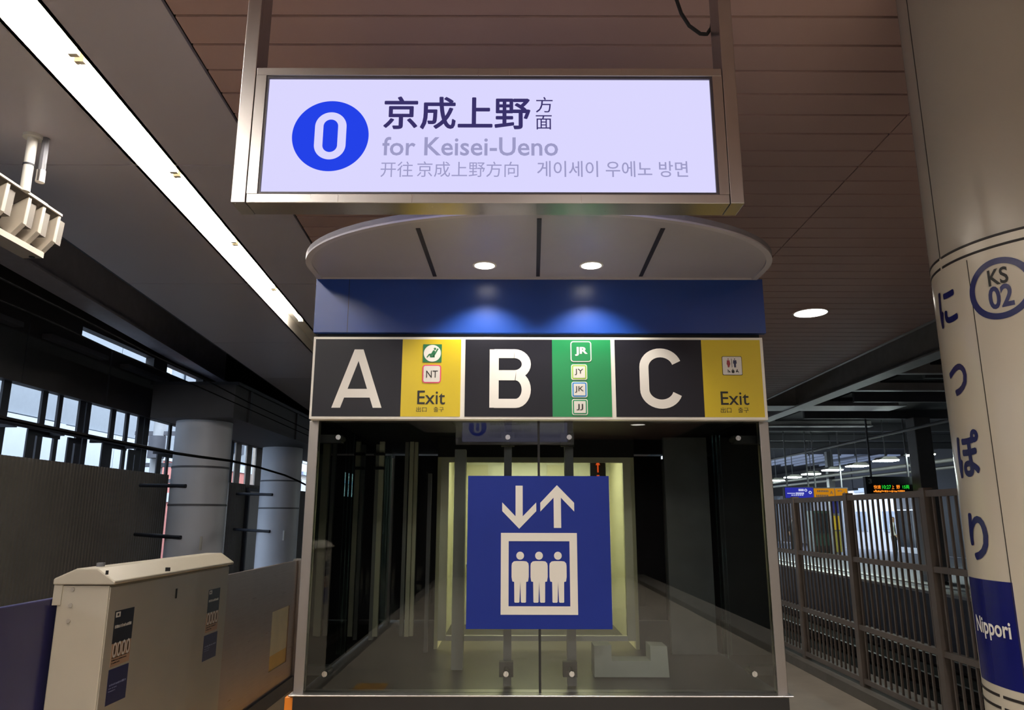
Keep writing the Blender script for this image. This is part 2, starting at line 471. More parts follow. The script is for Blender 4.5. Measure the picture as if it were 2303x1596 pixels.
# cable drooping on past the columns
pts = [atX(x, y, -3.6) for x, y in ((-260, 883), (0, 938), (210, 982), (395, 1019), (450, 1027), (520, 1036), (580, 1050), (640, 1068), (668, 1080), (692, 1092), (740, 1125))]
MB().tube(pts, .016, 6).build('overhead_cable', WIRE, smooth=True, label='black overhead cable sagging past the round grey columns', cat='cable')
for i, (y0_, y1_) in enumerate(((700, 800), (745, 790))):
    pts = [atX(x, y, -3.7) for x, y in ((-160, 545), (60, 655), (200, 725), (338, 796), (445, 845), (560, 905), (690, 965), (800, 1020))] if i == 0 else [atX(x, y, -3.95) for x, y in ((-160, 610), (60, 700), (140, 735), (262, 792), (430, 862), (560, 920), (690, 978), (800, 1028))]
    MB().tube(pts, .008, 6).build('catenary_wire', WIRE, smooth=True, label=('thin black catenary wire on the side toward the grey ceiling edge', 'thin black catenary wire on the side toward the window band')[i], cat='cable', group='catenary wires above the track')

# ---- round columns by the far wall
COLG = mat('pale_grey_column_paint', (222, 224, 232), .42, noise=.04, nscale=1.5)
def round_column(px, wpx, r_, label):
    Y = 2*r_*1689/wpx; X = (px-W/2)/1689*Y
    t = thing('round_column', label, 'column', (X, Y, -1.2), 'round columns beyond the gates')
    MB().cyl((X, Y, -1.2), (X, Y, gz+.01), r_, 40).build('shaft', COLG, t, smooth=True)
    for z in (zwt-.55, zwt+.02):
        MB().cyl((X, Y, z), (X, Y, z+.03), r_+.008, 40).build('band', MIDSTEEL, t, smooth=True)
    for i, z in enumerate((zwt-.25, zwt-1.0)):
        MB().tube([(X-r_-.55, Y+.1, z+.02), (X-r_*.7, Y-r_*.75, z), (X-.02, Y-r_-.02, z-.01)], .03, 8).build('strut', MULL, t, smooth=True)
    MB().box(X+r_*.55, X+r_*.62, Y-r_*.86, Y-r_*.80, 1.1, 1.3).build('number_plate', WHITEV, t)
    return X, Y
gz = atY(445, 948, 11.5).z
t = thing('track_girder', 'dark boxed girder resting on the round grey columns', 'girder', (-4.75, 20, gz))
MB().box(-5.45, -4.2, 11.0, 44, gz, gz+.5).build('girder_casing', HEADM, t)
MB().box(-5.50, -4.15, 11.0, 44, gz+.5, gz+.55).build('top_flange', DARKSTEEL, t)
for k in range(12): MB().box(-4.2, -4.17, 11.6+k*2.6, 11.7+k*2.6, gz, gz+.5).build('stiffener', DARKSTEEL, t)
round_column(443, 122, .42, 'wide pale grey round column next to the end of the corrugated wall')
round_column(627, 88, .42, 'pale grey round column behind the steel service door')
# service door set in the second wall
ya_, yb_ = yX(546, 1200), yX(607, 1200)
zd = atX(575, 1106, WL).z
dr = thing('door_1', None, None, (WL, ya_, -.9), kind='structure')
MB().box(WL+.02, WL+.07, ya_, yb_, -.9, zd).build('door_leaf', STEEL_DULL, dr)
MB().box(WL+.02, WL+.10, ya_-.07, ya_, -.9, zd+.07).build('door_jamb', DARKSTEEL, dr)
MB().box(WL+.02, WL+.10, yb_, yb_+.07, -.9, zd+.07).build('door_jamb', DARKSTEEL, dr)
MB().box(WL+.02, WL+.10, ya_, yb_, zd, zd+.07).build('door_head', DARKSTEEL, dr)

# ---- outside on the left
PALE = mat('pale_building_panel', (194, 200, 208), .6, noise=.02)
PALE2 = mat('grey_building_panel', (134, 140, 146), .6, noise=.04)
b1 = thing('office_building', 'pale office building with big wall panels seen through the window band', 'building', (-13, 14, -1.2))
MB().box(-16, -13.05, -8, 26.8, -1.2, 14).build('core', PALE2, b1)
for k in range(12):
    y0 = -8+k*2.9
    for j, (z0, z1, m, xf) in enumerate(((-1.2, 1.9, PALE, -12.9), (1.94, 4.15, PALE, -12.9), (4.2, 9.0, PALE2, -13.0))):
        MB().box(-13.1, xf+(.0 if k % 3 else .12), y0+.015, y0+2.885, z0, z1).build('wall_panel', m, b1)
b2 = thing('brick_building', 'pinkish red building with white ledges beyond the corrugated wall', 'building', (-17, 38, -1.2))
MB().box(-24, -15.5, 33, 44, -1.2, 4.0).build('wall', mat('pinkish_red_render', (196, 122, 112), .7, noise=.08), b2)
MB().box(-24, -15.4, 32.9, 44, 2.2, 2.6).build('ledge', PALE, b2)
MB().box(-24, -15.4, 32.9, 44, 4.0, 4.4).build('parapet', PALE, b2)
MB().box(-24, -15.45, 32.9, 44, 4.4, 12).build('upper_storey', PALE2, b2)
for k in range(4):
    for j in range(3):
        MB().box(-15.5, -15.36, 34+k*2.3, 35.4+k*2.3, 5+j*2.1, 6.3+j*2.1).build('window', mat('dark_window_glass', (60, 70, 84), .1), b2)
b3 = thing('beige_building', 'beige building with rows of dark windows behind the second column', 'building', (-15, 54, -1.2))
MB().box(-22, -13, 45.2, 64, -1.2, 12).build('wall', mat('beige_render', (206, 196, 184), .7), b3)
for k in range(7):
    for j in range(5):
        MB().box(-13.02, -12.95, 45.8+k*2.6, 47.4+k*2.6, .2+j*2.3, 1.5+j*2.3).build('window', mat('dark_window_glass', (60, 70, 84)), b3)
    if k < 5: MB().box(-13.05, -12.7, 45.2, 64, 1.75+k*2.3, 1.95+k*2.3).build('ledge', mat('blue_grey_ledge', (150, 160, 186), .6), b3)
p = atX(356, 1000, -9.0)
up = thing('utility_pole', 'pale utility pole with a transformer drum beyond the window band', 'pole', (p.x, p.y, -1.2))
MB().cyl((p.x, p.y, -1.2), (p.x, p.y, 8), .17, 16, .13).build('shaft', mat('pale_pole_concrete', (190, 190, 190), .7), up, smooth=True)
for z in (2.4, 2.8, 3.6): MB().box(p.x-.6, p.x+.6, p.y-.06, p.y+.06, z, z+.1).build('cross_arm', MIDSTEEL, up)
MB().cyl((p.x+.1, p.y-.28, 3.0), (p.x+.1, p.y-.28, 3.55), .2, 16).build('transformer', MIDSTEEL, up, smooth=True)
MB().box(-30, -12, YB-10, 70, -1.4, -1.35).build('street_ground', mat('street_asphalt', (120, 120, 122), .9), kind='structure')

# ---- ends of the hall; back wall added to block sky light
ENDW = mat('dark_end_wall', (52, 50, 52), .7)
MB().box(-9.2, 30, YB-.2, YB, -1.35, ZR+.1).build('wall_back_blocker', ENDW, kind='structure')
MB().box(-6.0, 3.5, 46, 46.2, -1.35, ZR+.1).build('wall_end', ENDW, kind='structure')

# ---- far platform on the right
FPX = 9.3
fp = MB().box(FPX, 18.4, YB, 60, -1.2, -.02).build('floor_far_platform', mat('far_platform_asphalt', (96, 96, 102), .6, noise=.1), kind='structure')
MB().box(FPX-.02, FPX+.28, YB, 60, -.06, .0).build('trim_3', mat('white_platform_edge', (190, 188, 182), .6), kind='structure')
MB().box(FPX+.8, FPX+1.1, YB, 60, -.02, .004).build('trim_4', mat('pale_paving_strip', (150, 150, 150), .6), kind='structure')
ZR2 = 4.45
rr = thing('roof_far', None, None, (12, 0, ZR2), kind='structure')
g0 = [atZ(1785, 1021, ZR2), atZ(1950, 1021, ZR2), atZ(1960, 1021, ZR2), atZ(2042, 1021, ZR2), atZ(1785, 1046, ZR2)]
yr0, yr1 = g0[0].y, g0[4].y
rb = MB().box(8.0, 18.6, YB, yr0, ZR2, ZR2+.1)
rb.box(8.0, g0[0].x, yr0, yr1, ZR2, ZR2+.1)  .box(g0[3].x+1.2, max(18.6, g0[3].x+1.3), yr0, yr1, ZR2, ZR2+.1).box(4.6, 18.6, yr1, 60, ZR2, ZR2+.1).box(g0[1].x+.1, g0[2].x+.4, yr0, yr1, ZR2, ZR2+.1)
rb.box(4.6, 8.0, 26, yr1, ZR2+.3, ZR2+.4)
rb.build('roof_deck', ROOFM, rr)
xg0, xg1 = g0[0].x, g0[3].x+1.2
for k in range(1, 9):
    x = xg0+(xg1-xg0)*k/9
    MB().box(x-.05, x+.05, yr0, yr1, ZR2-.06, ZR2+.08).build('glazing_bar', MIDSTEEL, rr)
for k in range(9):
    a = xg0+(xg1-xg0)*k/9; b = xg0+(xg1-xg0)*(k+1)/9
    MB().box(a, b, yr0, yr1, ZR2+.05, ZR2+.06).build('pane', glass('clear_roof_pane', (225, 230, 240), 1.03), rr)
for k in range(6):
    y = 14+k*3.0
    MB().box(8.0, 18.4, y-.05, y+.05, ZR2-.22, ZR2).build('rafter', MIDSTEEL, rr)
# far side wall with openings, panels and dark glass
XW = 18.2
def yW(px): return XW*1689/(px-W/2)
wr = thing('wall_right', None, None, (XW, 30, 0), kind='structure')
WPAN = mat('white_wall_panel', (232, 232, 238), .5); DGL = mat('dark_shop_glass', (40, 46, 52), .12)
MB().box(XW, XW+.2, YB, yW(2215), 0, ZR2).build('dark_panel', mat('dark_end_wall', (52, 50, 52)), wr)
MB().box(XW, XW+.2, yW(2215), yW(2085), 0, ZR2).build('dark_panel', DARKSTEEL, wr)
ys = [yW(x) for x in (2085, 2068, 2050, 2030, 2012)]
for a, b in zip(ys[:-1], ys[1:]):
    MB().box(XW, XW+.1, a+.05, b-.05, 1.95, 3.2).build('shutter_panel', mat('grey_shutter', (150, 148, 150), .5), wr)
    MB().box(XW+.02, XW+.1, a+.05, b-.05, .25, 1.9).build('glass_panel', DGL, wr)
MB().box(XW, XW+.3, yW(2085), yW(2012), 3.2, ZR2).build('header', ENDW, wr)
MB().box(XW, XW+.3, yW(2085), yW(2012), 0, .25).build('plinth', WPAN, wr)
MB().box(XW, XW+.3, yW(2012), yW(1926), 3.1, ZR2).build('header', ENDW, wr)
ys = [yW(x) for x in (1924, 1908, 1890, 1880, 1850, 1826, 1806, 1780, 1752, 1720, 1690)]
for i, (a, b) in enumerate(zip(ys[:-1], ys[1:])):
    if i in (0, 1, 7): continue
    MB().box(XW, XW+.2, a+.04, b-.04, 0, 3.0).build('wall_panel', WPAN if i % 3 != 2 else PALE2, wr)
MB().box(XW, XW+.3, yW(1924), yW(1690), 3.0, ZR2).build('header', ENDW, wr)
MB().box(4, 30, 60, 60.2, -1.35, ZR2+.1).build('wall_end_far', ENDW, kind='structure')
# outside beyond the opening
b4 = thing('white_building', 'bright white building outside the opening beyond the far platform', 'building', (26, 40, -1.2))
MB().box(26, 32, 26, 74, -1.2, 12).build('wall', mat('bright_white_cladding', (232, 232, 238), .6, noise=.03), b4)
for k in range(8):
    for j in range(4):
        MB().box(25.95, 26.02, 27+k*4, 28.6+k*4, .6+j*2.8, 2.0+j*2.8).build('window', mat('pale_window', (170, 180, 196), .2), b4)

# ================================================================== LIGHT SLOT
TUBEM = emit('fluorescent_glow', (255, 248, 238), TUBE)
TROF = mat('white_trough_enamel', (232, 226, 214), .35, noise=.01)
lt = thing('light_trough', 'recessed white light trough with a row of glowing tubes in the grey ceiling', 'light', (tl(4), 4, ZC))
y0, y1 = -7.5, 16.0
dt = .13
def sl(y, off): return tl(y)+off
def strip(a, b, z0, z1, nm):
    MB().add([(a(y0), y0, z0), (b(y0), y0, z1), (b(y1), y1, z1), (a(y1), y1, z0)], [(0,1,2,3)]).build(nm, TROF, lt)
MB().prism([(tl(y0)-.02, y0, ZC), (tl(y0), y0, ZC), (tl(y1), y1, ZC), (tl(y1)-.02, y1, ZC)], (0,0,dt)).build('side_wall', TROF, lt)
MB().prism([(tr(y0), y0, ZC), (tr(y0)+.02, y0, ZC), (tr(y1)+.02, y1, ZC), (tr(y1), y1, ZC)], (0,0,dt)).build('side_wall', TROF, lt)
MB().prism([(tl(y0)-.02, y0, ZC+dt), (tr(y0)+.02, y0, ZC+dt), (tr(y1)+.02, y1, ZC+dt), (tl(y1)-.02, y1, ZC+dt)], (0,0,.02)).build('reflector', TROF, lt)
HOLD = mat('lamp_holder_plastic', (196, 184, 160), .5)
ends = [atZ(150, 110, ZC+.035), atZ(380, 380, ZC+.035), atZ(520, 535, ZC+.035), atZ(608, 640, ZC+.035), atZ(672, 718, ZC+.035)]
step = (ends[4].y-ends[0].y)/4
for k in range(-8, 5):
    ye_ = ends[0].y+k*step
    xc = lambda y: tr(y)-.058
    p, q = Vector((xc(ye_-step+.1), ye_-step+.1, ZC+.03)), Vector((xc(ye_), ye_, ZC+.03))
    MB().cyl(p, q, .0165, 12).build('fluorescent_tube', TUBEM, lt, smooth=True)
    for c in (p+(p-q).normalized()*.02, q+(q-p).normalized()*.02):
        MB().box(c.x-.022, c.x+.022, c.y-.014, c.y+.014, ZC+.015, ZC+dt).build('lamp_holder', HOLD, lt)

# ================================================================== CEILING DOWNLIGHTS
GLOWW = emit('downlight_glow', (255, 246, 234), 6.0)
def downlight(x, y, z, r_, label, power, spot, group=None, rimm=None):
    t = thing('downlight', label, 'light', (x, y, z), group)
    ro = [(x+(r_+.012)*math.cos(2*math.pi*k/40), y+(r_+.012)*math.sin(2*math.pi*k/40), z-.004) for k in range(40)]
    ri = [(x+r_*math.cos(2*math.pi*k/40), y+r_*math.sin(2*math.pi*k/40), z-.004) for k in range(40)]
    MB().ring(ro, ri, (0, 0, .006)).build('rim', rimm or WHITEV, t)
    MB().prism(ri, (0, 0, .003)).build('diffuser', GLOWW, t)
    point_light('downlight_lamp', (x, y, z-.03), power, (1.0, .95, .90), t, spot=spot, blend=.55, radius=r_*.7)
    return t
p = atZ(1823, 703, ZC)
downlight(p.x, p.y, ZC-.002, .165, 'round white downlight in the brown board ceiling beside the elevator', SPOT_CEIL, 130)
for k, yy in enumerate((-1.6, -4.6, -7.6, -10.6)):  # rows added out of view behind the camera to raise the ambient light
    for xx in (p.x-.2, p.x-2.6):
        downlight(xx, yy, ZC-.002, .165, 'added unseen downlight behind the viewer, brightening the open platform', SPOT_CEIL*4.6, 160, 'added unseen downlights')

# ================================================================== HANGING DIRECTION SIGN
YS = 2.2; DS = .10
sg = thing('direction_sign', 'hanging illuminated direction sign with a blue circle and large black characters', 'sign', (atY(1096, 457, YS).x, YS, atY(1096, 457, YS).z))
zb = atY(1096, 456, YS).z; zt = atY(1096, 152, YS).z
xl0, xl1 = atY(518, 456, YS).x, atY(550.5, 456, YS).x
xr0, xr1 = atY(1644, 455, YS).x, atY(1675, 455, YS).x
MB().box(xl0, xl1, YS, YS+DS, zb, ZC).build('post', STEEL, sg, bevel=.002)
MB().box(xr0, xr1, YS, YS+DS, zb, ZC).build('post', STEEL, sg, bevel=.002)
pl_, pr_ = atY(583, 430, YS).x, atY(1613, 430, YS).x
pzb, pzt = atY(1096, 430, YS).z, atY(1096, 174, YS).z
bz = .008
G = .002
MB().box(xl1+G, xr0-G, YS+.002, YS+DS-.002, zb, pzb-bz).build('frame_rail', STEEL, sg, bevel=.002)
MB().box(xl1+G, xr0-G, YS+.002, YS+DS-.002, pzt+bz, zt).build('frame_rail', STEEL, sg, bevel=.002)
MB().box(xl1+G, pl_-bz, YS+.002, YS+DS-.002, pzb-bz, pzt+bz).build('frame_stile', STEEL, sg)
MB().box(pr_+bz, xr0-G, YS+.002, YS+DS-.002, pzb-bz, pzt+bz).build('frame_stile', STEEL, sg)
BEZ = mat('dark_grey_bezel', (70, 66, 74), .45)
mb = MB(); y_ = YS+.006
mb.box(pl_-bz, pr_+bz, y_, y_+.03, pzb-bz, pzb).box(pl_-bz, pr_+bz, y_, y_+.03, pzt, pzt+bz).box(pl_-bz, pl_, y_, y_+.03, pzb, pzt).box(pr_, pr_+bz, y_, y_+.03, pzb, pzt)
mb.build('bezel', BEZ, sg)
LIT = emit('lit_sign_face', (219, 215, 255), .66)
yf = YS+.014
MB().box(pl_, pr_, yf, yf+.006, pzb, pzt).build('lit_face', LIT, sg)
MB().box(pl_, pr_, YS+DS-.02, YS+DS-.014, pzb, pzt).build('lit_face_back', LIT, sg)
BLUEL = emit('lit_blue', (36, 66, 232), .66); INKL = emit('lit_dark_ink', (58, 50, 104), .66); GREYL = emit('lit_grey_ink', (158, 156, 198), .66)
yt_ = yf-.0015
def stadium(cx, cz, hw, hh, y):
    return rrect(cx, cz, hw, hh, hw*.98, y, 10)
def sign_face(fx, y, off, back=False):
    """fx maps a position on the front face to the face being lettered"""
    cc = atY(742.8, 305, y_s); cx, cz = cc.x, cc.z
    rad = (atY(829, 305, y_s).x-atY(656.8, 305, y_s).x)/2
    M = lambda pts: [Vector((fx(p.x), y, p.z)) for p in pts]
    hw = (atY(778, 305, y_s).x-atY(707, 305, y_s).x)/2; hh = (atY(742, 251.6, y_s).z-atY(742, 357.4, y_s).z)/2
    iw = (atY(760, 305, y_s).x-atY(727, 305, y_s).x)/2; ih = (atY(742, 268, y_s).z-atY(742, 341, y_s).z)/2
    n = len(stadium(cx, cz, hw, hh, y))
    angs = [math.atan2(p.z-cz, p.x-cx) for p in stadium(cx, cz, hw, hh, y)]
    circle = [Vector((cx+rad*math.cos(a), y, cz+rad*math.sin(a))) for a in angs]
    # fill circle round the letter densely
    N = 96
    def star(hw_, hh_):
        pts = []
        for k in range(N):
            a = 2*math.pi*k/N; c, s_ = math.cos(a), math.sin(a); r_ = hw_
            L = hh_-hw_
            # ray to a stadium outline
            t = hw_/abs(c) if abs(c) > 1e-6 else 1e9
            if abs(t*s_) > L:
                b_ = -2*s_*(L if s_ > 0 else -L); cc_ = L*L-hw_*hw_
                t = (-b_+math.sqrt(b_*b_-4*cc_))/2
            pts.append(Vector((cx+t*c, y, cz+t*s_)))
        return pts
    circ_ = [Vector((cx+rad*math.cos(2*math.pi*k/N), y, cz+rad*math.sin(2*math.pi*k/N))) for k in range(N)]
    o_, i_ = star(hw, hh), star(iw, ih)
    MB().ring(M(circ_), M(o_), (0, off, 0)).build('blue_circle', BLUEL, sg)
    MB().prism(M(i_), (0, off, 0)).build('letter_counter', BLUEL, sg)
    MB().ring(M(o_), M(i_), (0, off*.5, 0)).build('letter_o', LIT, sg)
y_s = yt_
sign_face(lambda x: x, yt_, .0014)
def stext(body, box, m, bold=0.0, nm='lettering'):
    text(body, boxY(*box, yt_), nm, m, sg, bold)
stext('京成上野', (863, 217, 1193, 291), INKL, .018)
stext('方', (1205, 218, 1243, 253), INKL); stext('面', (1205, 259, 1241, 291), INKL)
stext('for Keisei-Ueno', (860, 308, 1255, 350), GREYL, .012)
stext('开往', (856, 363, 929, 398), GREYL); stext('京成上野方向', (938, 363, 1166, 398), GREYL)
stext('게이세이 우에노 방면', (1208, 362, 1547, 398), GREYL, .006)
# reverse side: same wording, circle at the far end
cxm = (pl_+pr_)/2
yb_f = YS+DS-.0125
sign_face(lambda x: x, yb_f, -.0014)
def btext(body, box, m, bold=0.0):
    f = boxY(*box, yt_)
    def P(u, v):
        q = f(1-u, v); return Vector((q.x, yb_f, q.z))
    text(body, P, 'lettering_back', m, sg, bold, 1)
btext('京成上野方面', (863, 218, 1240, 290), INKL, .014)
btext('for Keisei-Ueno', (860, 308, 1255, 350), GREYL, .012)
btext('开往京成上野方向', (856, 363, 1166, 398), GREYL); btext('게이세이 우에노 방면', (1208, 362, 1547, 398), GREYL)
sg2 = copy_tree(sg, (.12, -6.1, .0)); sg2['label'] = 'second illuminated direction sign hanging farther back along the platform'
# loose black cable above the sign
pts = [atY(x, y, YS+.12) for x, y in ((1508, -70), (1520, -5), (1532, 30), (1550, 58), (1575, 76), (1590, 77), (1600, 62), (1604, 30), (1600, -10), (1592, -60))]
pts2 = []
for i in range(len(pts)-1):
    for k in range(4): pts2.append(pts[i].lerp(pts[i+1], k/4))
pts2.append(pts[-1])
lo = Vector(pts2[0]); lo.z = ZC+.01; hi = Vector(pts2[-1]); hi.z = ZC+.01
MB().tube([lo]+pts2+[hi], .0065, 8).build('cable_loop', BLACKM, smooth=True, label='black cable loop hanging from the ceiling boards beside the sign post', cat='cable')

# ================================================================== GLASS ELEVATOR SHAFT
YE = 3.25
EX0, EX1 = atY(655, 1557, YE).x, atY(1776, 1557, YE).x
ECX = (EX0+EX1)/2
zpl = atY(1213, 1557, YE).z                                   # top of the black plinth
zab0 = atY(1213, 943, YE-.06).z; zab1 = atY(1213, 758, YE-.06).z
zbl0 = atY(1213, 748, YE-.03).z; zbl1 = atY(1213, 627, YE-.03).z
YEB = YE+2.2
el = thing('elevator_shaft', 'glass elevator shaft with a black plinth and a blue fascia', 'elevator', (ECX, YE, 0))
PLM = mat('black_plinth_panel', (22, 21, 22), .35, noise=.1)
MB().box(EX0+.02, EX1-.02, YE-.045, YEB, 0, zpl-.0072).build('plinth', PLM, el)
MB().box(EX0, EX1, YE-.05, YE+.06, zpl-.007, zpl).build('ledge_trim', STEEL, el, bevel=.003)
MB().box(EX0-.018, EX0+.019, YE-.03, YE+.10, 0, zpl-.013).build('corner_guard', mat('orange_corner_guard', (214, 122, 24), .5), el, bevel=.004)
pw = .042
for x0, y_ in ((EX0+.01, YE-.012), (EX1-.01-pw, YE-.012), (EX0+.01, YEB-pw), (EX1-.01-pw, YEB-pw)):
    MB().box(x0, x0+pw, y_, y_+pw, zpl-.007, zab0-.001).build('corner_post', STEEL_DULL, el, bevel=.002)
# lintel box behind the signs
MB().box(EX0+.02, EX1-.02, YE+.0, YEB, zab0+.035, zbl1-.002).build('lintel', BLACKM, el)
MB().box(atY(712, 627, YE-.03).x, atY(1714, 627, YE-.03).x, YE-.03, YE+.0, zbl0, zbl1).build('fascia', mat('glossy_blue_fascia', (16, 54, 128), .32, noise=.02), el, label='glossy blue fascia')
MB().box(atY(786, 640, YE-.03).x-.001, atY(786, 640, YE-.03).x+.001, YE-.0308, YE-.03, zbl0, zbl1).build('fascia_joint', BLACKM, el)
FGL = glass('clear_shaft_glass', (228, 231, 229), 1.43)
gx0, gx1, gm = EX0+.053, EX1-.053, atY(1213, 1300, YE).x
for a, b in ((gx0, gm-.005), (gm+.005, gx1)):
    MB().box(a, b, YE-.008, YE+.004, zpl, zab0+.03).build('front_pane', FGL, el)
MB().box(gm-.005, gm+.005, YE-.006, YE+.002, zpl, zab0+.03).build('silicone_joint', BLACKM, el)
SGL = glass('green_side_glass', (172, 196, 192), 1.5)
for x in (EX0+.025, EX1-.035):
    MB().box(x, x+.010, YE+.06, YE+.85, zpl, zab0+.05).build('side_pane', SGL, el)
    MB().box(x, x+.010, YE+.87, YEB-.06, zpl, zab0+.05).build('side_pane', SGL, el)
# spider fittings
BOLT = brushed('bolt_steel', (190, 190, 190), .25)
for px, py in ((761, 983), (1142, 983), (1280, 983), (1660, 985), (730, 1515), (1138, 1515), (1286, 1515), (1697, 1515)):
    c = atY(px, py, YE-.008)
    MB().cyl((c.x, YE-.013, c.z), (c.x, YE-.008, c.z), .011, 20).build('glass_bolt', BOLT, el, smooth=True)
    mb = MB().cyl((c.x, YE+.004, c.z), (c.x, YE+.09, c.z), .012, 12)
    s_ = 1 if px in (761, 730) else -1
    if px in (761, 730, 1660, 1697): mb.box(min(c.x, (EX0 if s_ > 0 else EX1)), max(c.x, (EX0 if s_ > 0 else EX1)), YE+.055, YE+.10, c.z-.018, c.z+.018)
    else: mb.box(c.x-.03, c.x+.03, YE+.08, YE+.12, c.z-.03, c.z+.03)
    mb.build('spider_arm', BLACKM, el)
# steel members inside the shaft, plus cream strips for lit gaps
DK = mat('dark_grey_shaft_steel', (92, 92, 98), .45)
MG = mat('mid_grey_shaft_steel', (150, 148, 142), .45)
def inner(px0, px1, py, Y, dep, z0, z1, m, nm='shaft_rail'):
    a, b = atY(px0, py, Y).x, atY(px1, py, Y).x
    return MB().box(a, b, Y, Y+dep, z0, z1).build(nm, m, el)
zit = zab0+.02
inner(1132, 1150, 1450, YE+.12, .06, zpl, zit, DK, 'mullion_post')
inner(1276, 1296, 1450, YE+.12, .06, zpl, zit, DK, 'mullion_post')
inner(1015, 1041, 1450, YE+.45, .08, zpl, atY(1030, 1010, YE+.45).z, MG, 'rail_and_lit_gap')
PALES = mat('lit_gap_cream', (232, 226, 196), .4)  # cream colour stands in for bright background showing through gaps
z0_, z1_ = atY(850, 1430, YE+1.3).z, atY(850, 985, YE+1.3).z
inner(838, 847, 1200, YE+1.3, .03, zpl, zit, MG)
inner(846, 857, 1200, YE+1.28, .03, z0_, z1_, PALES, 'rail_and_lit_gap')
inner(905, 913, 1200, YE+1.3, .03, z0_, z1_, MG)
inner(916, 925, 1200, YE+1.28, .03, z0_, z1_, PALES, 'rail_and_lit_gap')
inner(927, 935, 1200, YE+1.3, .03, z0_, z1_, PALES, 'rail_and_lit_gap')
inner(958, 966, 1250, YE+.9, .03, zpl, zit-.2, DK)
inner(1545, 1556, 1200, YE+1.3, .03, z0_, atY(1545, 1000, YE+1.3).z, PALES, 'rail_and_lit_gap')
inner(1530, 1545, 1000, YE+1.32, .03, zpl, zit, DK)
for px, py in ((1541, 1012), (1543, 1052), (852, 1020), (850, 1052)):
    c = atY(px, py, YE+1.25)
    MB().box(c.x-.03, c.x+.03, YE+1.25, YE+1.3, c.z-.008, c.z+.008).build('rail_clip', BLACKM, el)
# dark cladding of the sides and the mirror-dark rear wall
CLAD = mat('dark_shaft_cladding', (112, 114, 118), .35, noise=.15)
MB().box(EX1-.30, EX1-.06, YE+.86, YE+.90, zpl, zit).build('inner_cladding', CLAD, el)
RG = glass('dark_rear_glass', (120, 124, 128), 1.45)
xg = atY(1213, 985, YEB).x
for a, b, dy in ((EX0+.05, xg-.03, 0), (xg+.03, EX1-.05, .006)):
    MB().box(a, b, YEB-.03, YEB-.022, zpl, zit).build('rear_pane', RG, el)
MB().box(EX0+.05, EX1-.05, YEB-.005, YEB+.02, zpl, zit).build('rear_cladding', CLAD, el)
MB().box(xg-.03, xg+.03, YEB-.06, YEB-.02, zpl, zit).build('rear_mullion', BLACKM, el)
# counterweight buffer block at the pit edge
pts = [(1337, 1552), (1337, 1452), (1376, 1450), (1376, 1486), (1464, 1486), (1464, 1451), (1502, 1453), (1505, 1552)]
Yb = YE+.30
MB().prism([(atY(x, 1500, Yb).x, Yb, max(zpl, atY(1400, y, Yb).z)) for x, y in pts], (0, .12, 0)).build('buffer_block', mat('grey_concrete_block', (176, 178, 174), .8, noise=.08), el)

# ---- elevator car behind the glass
YC = YE+1.05
def cx_(px, py=1240): return atY(px, py, YC).x
def cz_(py): return atY(1213, py, YC).z
car = thing('elevator_car', 'elevator car with a cream-framed lit window behind the shaft glass', 'elevator car', (cx_(1205), YC, zpl))
CREAM = mat('cream_car_panel', (214, 208, 168), .45, noise=.02)
CREAM2 = mat('pale_cream_panel', (226, 224, 196), .4, noise=.02)
fx0, fx1, fz0, fz1 = cx_(988), cx_(1424), max(cz_(1441), zpl+.02), cz_(1028)
ft = .045
CFR = brushed('car_frame_steel', (206, 204, 184), .4)
MB().box(fx0, fx0+ft, YC, YC+.04, fz0, fz1).build('window_stile', CFR, car)
MB().box(fx1-ft, fx1, YC, YC+.04, fz0, fz1).build('window_stile', CFR, car)
MB().box(fx0+ft, fx1-ft, YC, YC+.04, fz1-.03, fz1).build('window_rail', CFR, car)
MB().box(fx0+ft, fx1-ft, YC, YC+.04, fz0, fz0+.025).build('window_rail', WHITEV, car)
MB().box(fx0+ft, fx1-ft, YC+.015, YC+.022, fz0+.025, fz1-.03).build('window_pane', FGL, car)
cb = YC+.95
MB().box(fx0-.02, fx1+.02, cb, cb+.03, fz0-.05, fz1+.08).build('back_wall', CREAM2, car)
MB().box(fx0-.02, fx0-.0, YC, cb, fz0-.05, fz1+.08).build('side_wall', CREAM, car)
MB().box(fx1, fx1+.02, YC, cb, fz0-.05, fz1+.08).build('side_wall', CREAM, car)
MB().box(fx0-.02, fx1+.02, YC, cb+.03, fz1+.08, fz1+.12).build('roof', DARKSTEEL, car)
MB().box(fx0-.02, fx1+.02, YC, cb+.03, fz0-.09, fz0-.05).build('floor_panel', DARKSTEEL, car)
MB().box(fx0-.02, fx1+.02, YC-.01, YC, fz1, fz1+.12).build('head_panel', BLACKM, car)
lw = fx1-fx0
MB().box(fx0+lw*.12, fx1-lw*.12, YC+.25, cb-.25, fz1+.06, fz1+.075).build('ceiling_light', emit('car_light_glow', (255, 250, 220), 9.0), car)
for f0, f1, m in ((.04, .22, CREAM), (.24, .40, CREAM2), (.42, .58, CREAM2), (.60, .76, CREAM), (.80, .97, CREAM2)):
    MB().box(fx0+lw*f0, fx0+lw*f1, cb-.012, cb, fz0+.02, fz1+.02).build('wall_panel', m, car)
MB().tube([(fx0+.1, cb-.06, fz0+.35), (fx1-.1, cb-.06, fz0+.35)], .018).build('handrail', STEEL, car, smooth=True)
c = atY(1345, 1050, YC+.02)
MB().box(c.x-.045, c.x+.045, YC+.03, YC+.05, c.z-.16, c.z+.05).build('indicator_panel', MIDSTEEL, car)
ORG = emit('orange_indicator', (255, 96, 40), 1.1)
yi = YC+.029
